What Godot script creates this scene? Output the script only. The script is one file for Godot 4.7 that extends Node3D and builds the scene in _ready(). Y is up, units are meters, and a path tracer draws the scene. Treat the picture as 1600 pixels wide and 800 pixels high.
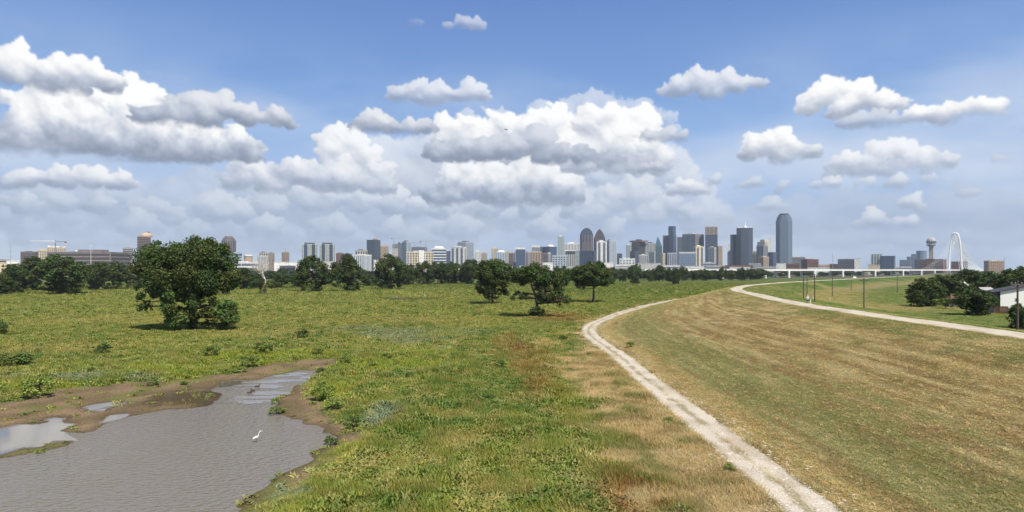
extends Node3D
# A flood plain with a pond, a mown levee with a track and a path, scattered oaks and a city skyline under cumulus clouds.

const F := 953.0        # focal length in pixels of a 1600 pixel wide picture
const CX := 800.0
const HY := 422.0       # row of the horizon
const EYE := 14.0       # height of the viewer, who stands on a road bridge
const SW := 4096        # size of the sky panorama
const SH := 2048

var rng := RandomNumberGenerator.new()
var sky := PackedFloat32Array()
var n_big := FastNoiseLite.new()
var n_mid := FastNoiseLite.new()
var n_fine := FastNoiseLite.new()
var names := {}
var M := {}
var toe_x := PackedFloat32Array()
var crest_x := PackedFloat32Array()
var pond := PackedVector2Array()
var mud := PackedVector2Array()
var puddles := []
var blobs := []


func _ready() -> void:
	var cam := Camera3D.new()
	cam.name = "camera"
	cam.projection = Camera3D.PROJECTION_FRUSTUM
	cam.near = 0.5
	cam.far = 30000.0
	cam.size = 0.5 * 800.0 / F
	cam.frustum_offset = Vector2(0, 0.5 * (HY - 400.0) / F)
	cam.position = Vector3(0, EYE, 0)
	cam.current = true
	add_child(cam)
	var env := Environment.new()
	env.background_mode = Environment.BG_SKY
	env.tonemap_mode = Environment.TONE_MAPPER_LINEAR
	env.tonemap_exposure = 1.34
	env.sdfgi_enabled = true
	env.ssao_enabled = true
	env.ssil_enabled = true
	env.fog_enabled = true
	env.fog_density = 0.00005
	env.fog_light_color = Color(0.88, 0.94, 1.0)
	setup_noise()
	make_sky()
	var pan := PanoramaSkyMaterial.new()
	pan.panorama = ImageTexture.create_from_image(Image.create_from_data(SW, SH, false, Image.FORMAT_RGBF, sky.to_byte_array()))
	pan.energy_multiplier = 0.79
	var s := Sky.new()
	s.sky_material = pan
	env.sky = s
	sky = PackedFloat32Array()
	var we := WorldEnvironment.new()
	we.name = "world_environment"
	we.environment = env
	add_child(we)
	var sun := DirectionalLight3D.new()
	sun.name = "sun"
	sun.light_energy = 1.6
	sun.light_angular_distance = 0.5
	sun.light_color = Color(1.0, 0.965, 0.90)
	sun.shadow_enabled = true
	add_child(sun)
	sun.look_at_from_position(Vector3(0.30, 0.84, 0.44), Vector3.ZERO)

	make_materials()
	make_tables()
	make_ground()
	make_pond()
	make_tracks()
	make_bridge()
	make_buildings()
	make_cranes_and_masts()
	make_trees()
	make_landside()
	make_shrubs()
	make_animals_and_people()
	make_grass()


func setup_noise() -> void:
	rng.seed = 7
	n_big.seed = 3
	n_big.frequency = 0.03
	n_big.fractal_octaves = 3
	n_mid.seed = 11
	n_mid.frequency = 0.16
	n_mid.fractal_octaves = 3
	n_fine.seed = 19
	n_fine.frequency = 0.7
	n_fine.fractal_octaves = 2


# ---------------------------------------------------------------- helpers

func gx(px: float, d: float) -> float:      # how far right of the viewer's axis a bearing lies at distance d
	return (px - CX) / F * d

func gh(py: float, d: float) -> float:      # height that the row py has at distance d
	return EYE + (HY - py) / F * d

func gd(py: float, y := 0.0) -> float:      # distance at which the row py meets the level y
	return (EYE - y) * F / (py - HY)

func gp(px: float, py: float, y := 0.0) -> Vector2:   # (x, d) on the level y
	var d := gd(py, y)
	return Vector2(gx(px, d), d)

func lin(r: float, g: float, b: float) -> Color:
	return Color(r, g, b).linear_to_srgb()

func mat(c: Color, rough := 0.85, metal := 0.0, spec := 0.5) -> StandardMaterial3D:   # c is linear
	var m := StandardMaterial3D.new()
	m.albedo_color = c.linear_to_srgb()
	m.roughness = rough
	m.metallic = metal
	m.metallic_specular = spec
	return m

func noise_tex(freq: float, lo: float, hi: float, size := 512, seed_ := 1, oct := 4, type := FastNoiseLite.TYPE_SIMPLEX_SMOOTH) -> ImageTexture:
	var n := FastNoiseLite.new()
	n.seed = seed_
	n.noise_type = type
	n.frequency = freq
	n.fractal_octaves = oct
	var im := n.get_seamless_image(size, size)
	im.convert(Image.FORMAT_RGB8)
	var data := im.get_data()
	var l := int(lo * 255.0)
	var k := (hi - lo)
	for i in data.size():
		data[i] = clampi(l + int(data[i] * k), 0, 255)
	return ImageTexture.create_from_image(Image.create_from_data(size, size, false, Image.FORMAT_RGB8, data))

func numbered(called: String) -> String:
	if not names.has(called):
		names[called] = 0
		return called
	names[called] += 1
	return "%s_%03d" % [called, names[called]]

func tag(o: Node3D, label := "", category := "", group := "", kind := "") -> Node3D:
	if label: o.set_meta("label", label)
	if category: o.set_meta("category", category)
	if group: o.set_meta("group", group)
	if kind: o.set_meta("kind", kind)
	return o

func base(called: String, at: Vector3, label: String, category: String, group := "", turn := 0.0) -> Node3D:
	var o := Node3D.new()
	o.name = numbered(called)
	add_child(o, true)
	o.position = at
	o.rotation.y = turn
	tag(o, label, category, group)
	return o

func part(called: String, mesh: Mesh, m: Material, parent: Node3D, kind := "") -> MeshInstance3D:
	var o := MeshInstance3D.new()
	o.name = called if parent != self else numbered(called)
	o.mesh = mesh
	o.material_override = m
	parent.add_child(o, true)
	if kind: o.set_meta("kind", kind)
	return o

func start() -> SurfaceTool:
	var st := SurfaceTool.new()
	st.begin(Mesh.PRIMITIVE_TRIANGLES)
	return st

func quad(st: SurfaceTool, a: Vector3, b: Vector3, c: Vector3, d: Vector3) -> void:   # clockwise seen from the front
	var n := (c - a).cross(b - a).normalized()
	st.set_normal(n)
	st.add_vertex(a); st.add_vertex(b); st.add_vertex(c)
	st.add_vertex(a); st.add_vertex(c); st.add_vertex(d)

func tri(st: SurfaceTool, a: Vector3, b: Vector3, c: Vector3) -> void:
	st.set_normal((c - a).cross(b - a).normalized())
	st.add_vertex(a); st.add_vertex(b); st.add_vertex(c)

func add_box(st: SurfaceTool, lo: Vector3, hi: Vector3) -> void:
	var p := [Vector3(lo.x, lo.y, lo.z), Vector3(hi.x, lo.y, lo.z), Vector3(hi.x, hi.y, lo.z), Vector3(lo.x, hi.y, lo.z),
		Vector3(lo.x, lo.y, hi.z), Vector3(hi.x, lo.y, hi.z), Vector3(hi.x, hi.y, hi.z), Vector3(lo.x, hi.y, hi.z)]
	quad(st, p[4], p[7], p[6], p[5])
	quad(st, p[0], p[1], p[2], p[3])
	quad(st, p[0], p[3], p[7], p[4])
	quad(st, p[1], p[5], p[6], p[2])
	quad(st, p[3], p[2], p[6], p[7])
	quad(st, p[0], p[4], p[5], p[1])

func box(lo: Vector3, hi: Vector3) -> ArrayMesh:
	var st := start()
	add_box(st, lo, hi)
	return st.commit()

func add_tube(st: SurfaceTool, pts: Array, radii: Array, sides := 7, cap := true) -> void:
	var rings := []
	var prev := Vector3.ZERO
	for i in pts.size():
		var dir: Vector3 = ((pts[mini(i + 1, pts.size() - 1)] as Vector3) - (pts[maxi(i - 1, 0)] as Vector3)).normalized()
		var side := dir.cross(Vector3.RIGHT if absf(dir.x) < 0.9 else Vector3.BACK).normalized()
		if prev != Vector3.ZERO:
			side = (prev - dir * prev.dot(dir)).normalized()
		prev = side
		var up := side.cross(dir)
		var ring := PackedVector3Array()
		for k in sides:
			var a := TAU * k / sides
			ring.append((pts[i] as Vector3) + (side * cos(a) + up * sin(a)) * float(radii[i]))
		rings.append(ring)
	for i in pts.size() - 1:
		for k in sides:
			var l := (k + 1) % sides
			var q := [rings[i][k], rings[i + 1][k], rings[i + 1][l], rings[i][l]]
			var nn := [(q[0] - pts[i]).normalized(), (q[1] - pts[i + 1]).normalized(), (q[2] - pts[i + 1]).normalized(), (q[3] - pts[i]).normalized()]
			for j in [0, 2, 1, 0, 3, 2]:
				st.set_normal(nn[j])
				st.add_vertex(q[j])
	if cap:
		for k in range(1, sides - 1):
			var e: PackedVector3Array = rings[-1]
			tri(st, e[0], e[k + 1], e[k])
			e = rings[0]
			tri(st, e[0], e[k], e[k + 1])

func add_prism(st: SurfaceTool, poly: Array, y0: float, y1: float) -> void:   # poly: Vector2(x, z), counter-clockwise seen from above (x right, z towards the viewer)
	var n := poly.size()
	for i in n:
		var a: Vector2 = poly[i]
		var b: Vector2 = poly[(i + 1) % n]
		quad(st, Vector3(a.x, y0, a.y), Vector3(a.x, y1, a.y), Vector3(b.x, y1, b.y), Vector3(b.x, y0, b.y))
	for i in range(1, n - 1):
		var a: Vector2 = poly[0]
		var b: Vector2 = poly[i]
		var c: Vector2 = poly[i + 1]
		tri(st, Vector3(a.x, y1, a.y), Vector3(c.x, y1, c.y), Vector3(b.x, y1, b.y))

func add_lathe(st: SurfaceTool, profile: Array, sides := 16, at := Vector3.ZERO) -> void:   # profile: Vector2(radius, height), upwards
	for i in profile.size() - 1:
		var p: Vector2 = profile[i]
		var q: Vector2 = profile[i + 1]
		var slope := Vector2(q.y - p.y, p.x - q.x).normalized()
		for k in sides:
			var a := TAU * k / sides
			var b := TAU * (k + 1) / sides
			var v := [at + Vector3(p.x * cos(a), p.y, p.x * sin(a)), at + Vector3(q.x * cos(a), q.y, q.x * sin(a)), at + Vector3(q.x * cos(b), q.y, q.x * sin(b)), at + Vector3(p.x * cos(b), p.y, p.x * sin(b))]
			var na := Vector3(slope.x * cos(a), slope.y, slope.x * sin(a))
			var nb := Vector3(slope.x * cos(b), slope.y, slope.x * sin(b))
			var nn := [na, na, nb, nb]
			for j in [0, 2, 1, 0, 3, 2]:
				st.set_normal(nn[j])
				st.add_vertex(v[j])


# ---------------------------------------------------------------- sky

func sky_color(el: float) -> Color:      # clear air at an elevation in degrees, linear
	var stops := [[-90.0, Color(0.30, 0.36, 0.45)], [0.0, Color(0.36, 0.46, 0.62)], [3.0, Color(0.38, 0.485, 0.68)], [7.0, Color(0.36, 0.50, 0.74)], [12.0, Color(0.285, 0.45, 0.75)], [17.0, Color(0.182, 0.335, 0.66)], [24.0, Color(0.132, 0.250, 0.565)], [45.0, Color(0.10, 0.205, 0.50)], [90.0, Color(0.075, 0.16, 0.42)]]
	for i in stops.size() - 1:
		if el <= stops[i + 1][0]:
			return (stops[i][1] as Color).lerp(stops[i + 1][1], (el - stops[i][0]) / (stops[i + 1][0] - stops[i][0]))
	return stops[-1][1]

func pan_at(px: float, py: float) -> Vector3:    # column, row and scale of the panorama in a direction
	var az := atan((px - CX) / F)
	var el := atan((HY - py) / F * cos(az))
	return Vector3(az * SW / TAU, SH * 0.5 - el * SH / PI, SW / TAU / F * cos(az))

func make_sky() -> void:
	sky.resize(0)
	var row := PackedFloat32Array()
	for y in SH:
		var c := sky_color(90.0 - (y + 0.5) * 180.0 / SH)
		row = PackedFloat32Array([c.r, c.g, c.b])
		while row.size() < SW * 3:
			row.append_array(row)
		sky.append_array(row)
	# thin high veil, drawn out along the wind, below 40 degrees
	var v := FastNoiseLite.new()
	v.seed = 5
	v.frequency = 0.006
	v.fractal_octaves = 5
	var y0 := SH / 2 - 460
	for y in range(y0, SH / 2, 1):
		var el := (SH * 0.5 - y) * 180.0 / SH
		var low := smoothstep(22.0, 8.0, el)
		for x in range(0, SW, 2):
			var a := TAU * x / SW
			var u := cos(a) * 500.0
			var w := sin(a) * 500.0
			var n := v.get_noise_3d(u * 0.8 + y * 0.5, w * 0.8, y * 1.6)
			var t := smoothstep(-0.45, 0.6, n) * low * 0.58
			if t <= 0.0:
				continue
			for k in 2:
				var i := (y * SW + x + k) * 3
				sky[i] += (0.74 - sky[i]) * t
				sky[i + 1] += (0.79 - sky[i + 1]) * t
				sky[i + 2] += (0.87 - sky[i + 2]) * t
	# clouds: far ones first; lobes are [column, row, radius], then the row of the base, brightness of top and base, haze
	var W := [1.0, 0.60]
	var G := [0.80, 0.52]
	cloud([[60, 330, 50], [180, 320, 52], [300, 318, 56], [420, 310, 56], [540, 310, 56], [650, 310, 56], [120, 370, 36], [260, 372, 36], [400, 368, 38], [540, 368, 38], [680, 366, 38]], 398, 0.66, 0.58, 0.55, 0.7, false, 2.0)
	cloud([[640, 262, 60], [720, 250, 60], [800, 250, 60], [900, 250, 62], [980, 262, 56], [1040, 300, 44], [940, 320, 50], [840, 320, 50], [740, 330, 46], [1090, 330, 34]], 374, 0.86, 0.72, 0.35, 0.72, false, 1.7)
	cloud([[1130, 352, 30], [1240, 340, 34], [1350, 330, 36], [1460, 330, 36], [1570, 330, 36], [1300, 372, 24], [1440, 372, 24], [1560, 370, 24]], 396, 0.60, 0.54, 0.6, 0.5, false, 2.4)
	cloud([[40, 322, 22], [95, 318, 20], [150, 316, 22], [230, 326, 24], [330, 326, 27], [420, 318, 27], [380, 335, 22], [270, 338, 22]], 352, 0.74, 0.54, 0.55)
	cloud([[690, 328, 20], [760, 322, 24], [830, 322, 26], [900, 322, 24], [560, 312, 26], [620, 318, 24], [500, 310, 24], [470, 300, 22], [650, 325, 20]], 346, 0.82, 0.58, 0.55)
	cloud([[1000, 300, 30], [960, 310, 28], [1040, 322, 22], [1010, 335, 25], [930, 335, 25], [1080, 335, 18]], 352, 0.80, 0.66, 0.55)
	cloud([[40, 360, 26], [120, 366, 20], [215, 352, 26], [300, 362, 22], [410, 358, 26], [520, 352, 26], [610, 360, 22], [720, 356, 26], [850, 358, 24], [960, 360, 20]], 376, 0.70, 0.54, 0.65)
	cloud([[960, 185, 40], [1010, 190, 32], [930, 182, 36], [890, 176, 26], [840, 182, 24], [780, 186, 20], [1045, 205, 20], [730, 190, 18]], 250, 0.90, 0.80, 0.25, 0.5)
	cloud([[830, 200, 32], [870, 196, 34], [930, 195, 38], [985, 200, 36], [1012, 206, 28], [730, 210, 30], [780, 205, 28], [700, 205, 25], [1010, 240, 34], [960, 240, 40], [900, 240, 40], [1026, 258, 22], [860, 240, 30], [780, 235, 30]], 285, 1.0, 0.72, 0.1)
	cloud([[720, 285, 38], [790, 292, 42], [850, 292, 42], [890, 302, 28], [700, 300, 30], [760, 275, 32], [830, 270, 32]], 322, 0.95, 0.48, 0.22)
	cloud([[520, 208, 20], [545, 226, 28], [525, 242, 26], [570, 242, 24], [540, 275, 32], [590, 280, 30], [500, 280, 28], [450, 268, 25], [420, 285, 25], [388, 262, 20], [368, 280, 22]], 300, 0.97, 0.64, 0.25)
	cloud([[60, 168, 34], [130, 164, 36], [205, 162, 35], [245, 152, 22], [40, 212, 46], [110, 204, 44], [180, 214, 48], [250, 220, 42], [310, 225, 38], [360, 225, 32], [388, 238, 20], [0, 226, 48], [-60, 220, 48], [285, 195, 26]], 258, 1.02, 0.46, 0.08)
	cloud([[40, 280, 18], [90, 276, 21], [140, 277, 22], [190, 282, 18], [10, 285, 15]], 296, 0.92, 0.46, 0.3)
	cloud([[15, 86, 24], [40, 100, 24], [0, 112, 34], [-40, 108, 34], [108, 106, 25], [85, 120, 28], [140, 114, 25], [168, 130, 18], [60, 130, 28], [112, 128, 26]], 146, 0.97, 0.45, 0.04)
	cloud([[300, 172, 28], [340, 166, 26], [262, 180, 24], [222, 183, 17], [385, 181, 20], [430, 182, 20], [452, 192, 11], [320, 182, 24]], 201, 0.76, 0.44, 0.05)
	cloud([[585, 190, 21], [560, 198, 14], [610, 197, 15], [640, 201, 15], [665, 197, 16]], 211, 0.80, 0.47, 0.1)
	cloud([[685, 238, 20], [720, 236, 22], [760, 232, 25], [800, 229, 26], [835, 222, 26], [870, 240, 20], [910, 246, 21], [950, 253, 18], [970, 258, 12], [845, 240, 20]], 259, 0.70, 0.44, 0.1)
	cloud([[1010, 214, 12], [1038, 211, 14], [1062, 213, 11]], 221, 0.72, 0.54, 0.1)
	cloud([[1004, 262, 8], [1022, 261, 10], [1035, 263, 6]], 266, 0.66, 0.54, 0.1)
	cloud([[620, 146, 16], [650, 142, 19], [690, 146, 18], [730, 142, 19], [750, 145, 14], [670, 150, 20]], 163, 0.90, 0.58, 0.03, 0.75)
	cloud([[700, 41, 8], [722, 34, 12], [742, 38, 10], [752, 42, 7]], 47, 0.80, 0.62, 0.0, 0.55)
	cloud([[646, 36, 9], [652, 34, 7]], 44, 0.60, 0.5, 0.0, 0.3)
	cloud([[1060, 136, 18], [1090, 126, 21], [1125, 128, 21], [1155, 132, 16], [1182, 130, 10], [1110, 145, 19], [1040, 140, 11]], 160, 0.90, 0.58, 0.03, 0.8)
	cloud([[1275, 150, 20], [1310, 145, 24], [1345, 150, 24], [1380, 160, 20], [1260, 166, 17], [1320, 165, 24], [1405, 160, 13]], 186, 0.98, 0.66, 0.04)
	cloud([[1340, 188, 16], [1370, 186, 18], [1395, 188, 15], [1320, 192, 12]], 203, 0.74, 0.55, 0.05, 0.8)
	cloud([[1430, 181, 15], [1465, 178, 18], [1500, 172, 20], [1540, 170, 21], [1560, 183, 12], [1480, 185, 18], [1412, 186, 10]], 196, 0.96, 0.62, 0.04)
	cloud([[1185, 226, 24], [1210, 220, 24], [1235, 236, 20], [1266, 236, 14], [1170, 240, 15], [1220, 243, 20]], 255, 0.97, 0.62, 0.08)
	cloud([[1370, 238, 20], [1400, 234, 19], [1430, 248, 21], [1470, 252, 18], [1320, 256, 20], [1350, 260, 23], [1400, 266, 23], [1450, 264, 20], [1300, 270, 16]], 278, 0.93, 0.58, 0.12, 0.85)
	cloud([[1300, 286, 12], [1350, 287, 14], [1400, 286, 14], [1450, 283, 13], [1482, 285, 11], [1275, 288, 8]], 298, 0.80, 0.58, 0.2, 0.8)
	cloud([[1070, 294, 17], [1050, 298, 11], [1095, 295, 11]], 308, 0.88, 0.58, 0.25)
	cloud([[1118, 280, 10]], 290, 0.78, 0.6, 0.2, 0.7)
	cloud([[1180, 284, 11], [1165, 290, 7], [1152, 291, 5]], 293, 0.72, 0.56, 0.2, 0.8)
	cloud([[1222, 288, 8], [1216, 299, 6], [1232, 284, 5]], 304, 0.70, 0.56, 0.2, 0.7)
	cloud([[1205, 320, 15], [1188, 324, 9], [1222, 324, 8]], 330, 0.74, 0.58, 0.45, 0.8)
	cloud([[1425, 314, 14], [1438, 326, 9], [1415, 320, 8]], 336, 0.84, 0.62, 0.35, 0.8)
	cloud([[1365, 342, 17], [1390, 350, 13], [1345, 350, 11], [1420, 346, 12]], 358, 0.84, 0.62, 0.4, 0.8)
	cloud([[1505, 302, 9], [1520, 300, 8]], 306, 0.68, 0.56, 0.2, 0.7)
	cloud([[1560, 250, 9], [1575, 249, 7]], 254, 0.68, 0.56, 0.1, 0.7)
	# the same kind of sky all the way round
	var r2 := RandomNumberGenerator.new()
	r2.seed = 77
	for k in 70:
		var az := r2.randf_range(46.0, 314.0)
		var el := 4.0 + 34.0 * pow(r2.randf(), 1.5)
		var big := r2.randf_range(0.6, 1.6)
		var list := []
		for j in r2.randi_range(5, 11):
			list.append([az + r2.randfn(0.0, 3.2) * big, el + r2.randf_range(0.0, 1.6) * big, r2.randf_range(0.9, 2.1) * big])
		cloud(list, el - 1.0 * big, 0.96, 0.58, clampf(0.5 - el * 0.06, 0.0, 0.5), 1.0, true)

func cloud(lobes: Array, base_row: float, top_l: float, base_l: float, haze: float, opacity := 1.0, degrees := false, stretch := 1.22) -> void:
	var puffs := PackedFloat32Array()   # column, row, height, radius
	var foot := 0.0
	var lo := Vector2(1e9, 1e9)
	var hi := Vector2(-1e9, -1e9)
	for l in lobes:
		var c: Vector3
		if degrees:
			c = Vector3(l[0] * SW / 360.0, SH * 0.5 - l[1] * SH / 180.0, SW / 360.0)
			foot = SH * 0.5 - base_row * SH / 180.0
		else:
			c = pan_at(l[0], l[1])
			foot = pan_at(l[0], base_row).y
		var r: float = l[2] * c.z * 0.92
		puffs.append_array([c.x, c.y, 0.0, r])
		for k in 12:
			var a := rng.randf_range(-0.9, PI + 0.9)
			var e := rng.randf_range(0.05, 1.3)
			var r2 := r * rng.randf_range(0.26, 0.55)
			var x2 := c.x + cos(a) * cos(e) * r * 0.84 * stretch
			var y2 := c.y - sin(a) * cos(e) * r * 0.84
			var z2 := sin(e) * r * 0.84
			puffs.append_array([x2, y2, z2, r2])
			if r2 < 2.2:
				continue
			for q in 5:
				var a3 := rng.randf_range(-0.6, PI + 0.6)
				var e3 := rng.randf_range(0.0, 1.3)
				var r3 := r2 * rng.randf_range(0.25, 0.5)
				puffs.append_array([x2 + cos(a3) * cos(e3) * r2 * 0.85, y2 - sin(a3) * cos(e3) * r2 * 0.85, z2 + sin(e3) * r2 * 0.85, r3])
		lo = lo.min(Vector2(c.x - r * 1.6 * stretch, c.y - r * 1.6))
		hi = hi.max(Vector2(c.x + r * 1.6 * stretch, c.y + r * 1.6))
	hi.y = minf(hi.y, foot + 6.0)
	var x0 := int(lo.x) - 3
	var y0 := int(lo.y) - 3
	var w := int(hi.x) - x0 + 4
	var h := int(hi.y) - y0 + 4
	var z := PackedFloat32Array()
	z.resize(w * h)
	z.fill(-6.0)
	var al := PackedFloat32Array()
	al.resize(w * h)
	var squash := 1.0 / (stretch * stretch)
	for p in range(0, puffs.size(), 4):
		var cx := puffs[p] - x0
		var cy := puffs[p + 1] - y0
		var cz := puffs[p + 2]
		var r := puffs[p + 3]
		var inv := 1.0 / (r * r)
		for y in range(maxi(0, int(cy - r)), mini(h, int(cy + r) + 2)):
			var dy := (y - cy) * (y - cy)
			var span := r * r - dy
			if span <= 0.0:
				continue
			span = sqrt(span) * stretch
			for x in range(maxi(0, int(cx - span) + 1), mini(w, int(cx + span) + 1)):
				var q := 1.0 - ((x - cx) * (x - cx) * squash + dy) * inv
				var zz := cz + r * sqrt(maxf(q, 0.0))
				var i := y * w + x
				if zz > z[i]:
					z[i] = zz
				q = q * 2.2
				if q > al[i]:
					al[i] = minf(q, 1.0)
	# bend the round puffs with noise, then smooth the relief over a short and a long reach
	var fl := FastNoiseLite.new()
	fl.seed = 40 + lobes.size()
	fl.frequency = 0.035
	fl.fractal_octaves = 5
	fl.fractal_gain = 0.6
	var bend := clampf((foot - lo.y) * 0.10 + 1.0, 2.0, 8.0)
	var z2 := PackedFloat32Array()
	z2.resize(w * h)
	var a2 := PackedFloat32Array()
	a2.resize(w * h)
	var nn := PackedFloat32Array()
	nn.resize(w * h)
	for y in h:
		for x in w:
			var n := fl.get_noise_2d(x + x0, y + y0)
			var m := fl.get_noise_2d(x + x0 + 700.0, y + y0 + 300.0)
			nn[y * w + x] = n
			var fx := clampf(x + m * bend * 1.3, 0.0, w - 1.01)
			var fy := clampf(y + n * bend * 0.65, 0.0, h - 1.01)
			var ix := int(fx)
			var iy := int(fy)
			fx -= ix
			fy -= iy
			var i := iy * w + ix
			var j := i + w if iy < h - 1 else i
			z2[y * w + x] = lerpf(lerpf(z[i], z[i + 1], fx), lerpf(z[j], z[j + 1], fx), fy)
			a2[y * w + x] = lerpf(lerpf(al[i], al[i + 1], fx), lerpf(al[j], al[j + 1], fx), fy)
	var z3 := blurred(z2, w, h, 1)
	var z4 := blurred(z2, w, h, 6)
	var high := maxf(8.0, foot - lo.y)
	var air := sky_color(2.5)
	for y in range(1, h - 1):
		var row := y + y0
		if row < 1 or row >= SH - 1:
			continue
		for x in range(1, w - 1):
			var i := y * w + x
			if a2[i] <= 0.0:
				continue
			var n := nn[i]
			var a := a2[i]
			a = smoothstep(0.10, 0.95, a + n * 0.7 * (1.0 - a * 0.7))
			a *= smoothstep(foot + 5.0 + n * 9.0, foot - 7.0 + n * 9.0, row) * opacity
			if a <= 0.003:
				continue
			var gx_ := clampf((z3[i + 1] - z3[i - 1]) * 0.15 + (z4[i + 1] - z4[i - 1]) * 0.5, -1.5, 1.5)
			var gy_ := clampf((z3[i + w] - z3[i - w]) * 0.15 + (z4[i + w] - z4[i - w]) * 0.5, -1.5, 1.5)
			var l := (0.34 * -gx_ + 0.74 * gy_ + 0.58) / sqrt(1.0 + gx_ * gx_ + gy_ * gy_)
			var t := clampf((foot - row) / high, 0.0, 1.0)
			var lum := lerpf(base_l, top_l, smoothstep(0.0, 0.62, t + n * 0.22))
			lum *= 0.72 + 0.34 * clampf(l, -0.8, 1.0)
			lum = clampf(lum + n * 0.05, 0.3, 1.0)
			var cool := clampf((0.90 - lum) * 0.62, 0.0, 0.4)
			var cr := lum * (1.0 - cool * 0.66)
			var cg := lum * (1.0 - cool * 0.30)
			var cb := lum * (1.0 + cool * 0.50)
			var hz := haze * (0.45 + 0.55 * (1.0 - t))
			cr += (air.r * 1.12 - cr) * hz
			cg += (air.g * 1.1 - cg) * hz
			cb += (air.b * 1.04 - cb) * hz
			var j := (row * SW + posmod(x + x0, SW)) * 3
			sky[j] += (cr - sky[j]) * a
			sky[j + 1] += (cg - sky[j + 1]) * a
			sky[j + 2] += (cb - sky[j + 2]) * a

func blurred(src: PackedFloat32Array, w: int, h: int, r: int) -> PackedFloat32Array:
	var mid := PackedFloat32Array()
	mid.resize(w * h)
	var out := PackedFloat32Array()
	out.resize(w * h)
	var k := 1.0 / (2 * r + 1)
	for y in h:
		var o := y * w
		var sum := 0.0
		for x in range(-r, r + 1):
			sum += src[o + clampi(x, 0, w - 1)]
		for x in w:
			mid[o + x] = sum * k
			sum += src[o + mini(x + r + 1, w - 1)] - src[o + maxi(x - r, 0)]
	for x in w:
		var sum := 0.0
		for y in range(-r, r + 1):
			sum += mid[clampi(y, 0, h - 1) * w + x]
		for y in h:
			out[y * w + x] = sum * k
			sum += mid[mini(y + r + 1, h - 1) * w + x] - mid[maxi(y - r, 0) * w + x]
	return out


# ---------------------------------------------------------------- land

func make_materials() -> void:
	var g := StandardMaterial3D.new()
	g.vertex_color_use_as_albedo = true
	g.roughness = 1.0
	g.metallic_specular = 0.15
	g.albedo_texture = noise_tex(0.02, 0.62, 1.25, 512, 4, 5)
	g.uv1_triplanar = true
	g.uv1_world_triplanar = true
	g.uv1_scale = Vector3.ONE * 0.31
	M.ground = g
	var gr := StandardMaterial3D.new()
	gr.vertex_color_use_as_albedo = true
	gr.roughness = 0.75
	gr.metallic_specular = 0.3
	gr.backlight_enabled = true
	gr.backlight = Color(0.75, 0.8, 0.45)
	M.grass = gr
	var lf := StandardMaterial3D.new()
	lf.vertex_color_use_as_albedo = true
	lf.roughness = 0.6
	lf.metallic_specular = 0.35
	lf.backlight_enabled = true
	lf.backlight = Color(0.5, 0.58, 0.3)
	M.leaf = lf
	M.bark = mat(Color(0.11, 0.085, 0.065), 0.95)
	M.bark.albedo_texture = noise_tex(0.03, 0.55, 1.3, 256, 8, 4)
	M.bark.uv1_triplanar = true
	M.bark.uv1_scale = Vector3(1.2, 0.25, 1.2)
	M.dead = mat(Color(0.50, 0.46, 0.41), 0.95)
	var dirt := StandardMaterial3D.new()
	dirt.vertex_color_use_as_albedo = true
	dirt.roughness = 0.95
	dirt.metallic_specular = 0.2
	dirt.albedo_texture = noise_tex(0.025, 0.7, 1.2, 512, 14, 5)
	dirt.uv1_triplanar = true
	dirt.uv1_world_triplanar = true
	dirt.uv1_scale = Vector3.ONE * 0.45
	M.dirt = dirt
	var w := mat(Color(0.170, 0.150, 0.120), 0.06, 0.0, 0.6)
	w.normal_enabled = true
	var n := FastNoiseLite.new()
	n.seed = 6
	n.frequency = 0.022
	n.fractal_octaves = 4
	var im := n.get_seamless_image(512, 512)
	im.bump_map_to_normal_map(9.0)
	w.normal_texture = ImageTexture.create_from_image(im)
	w.normal_scale = 1.0
	w.uv1_triplanar = true
	w.uv1_world_triplanar = true
	w.uv1_scale = Vector3(0.11, 0.11, 0.22)
	M.water = w
	M.still_water = mat(Color(0.12, 0.105, 0.08), 0.03, 0.0, 0.9)
	M.neck_water = M.water.duplicate()
	M.neck_water.normal_scale = 0.16
	M.neck_water.metallic_specular = 0.8
	M.white = mat(Color(0.80, 0.80, 0.78), 0.6)
	M.steel = mat(Color(0.35, 0.36, 0.38), 0.5, 0.3)
	M.wood = mat(Color(0.10, 0.075, 0.055), 0.9)

func table(pts: Array) -> PackedFloat32Array:     # [distance, x] pairs -> x for every metre from -100 to 1500, smoothed
	var t := PackedFloat32Array()
	for i in 1601:
		var d := i - 100.0
		var k := 0
		while k < pts.size() - 2 and pts[k + 1][0] < d:
			k += 1
		var f: float = (d - pts[k][0]) / (pts[k + 1][0] - pts[k][0])
		t.append(lerpf(pts[k][1], pts[k + 1][1], f))
	for pass_ in 3:
		var s := t.duplicate()
		for i in range(6, 1595):
			var sum := 0.0
			for j in range(-6, 7):
				sum += t[i + j]
			s[i] = sum / 13.0
		t = s
	return t

func look(t: PackedFloat32Array, d: float) -> float:
	var f := clampf(d + 100.0, 0.0, 1598.9)
	var i := int(f)
	return lerpf(t[i], t[i + 1], f - i)

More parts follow.
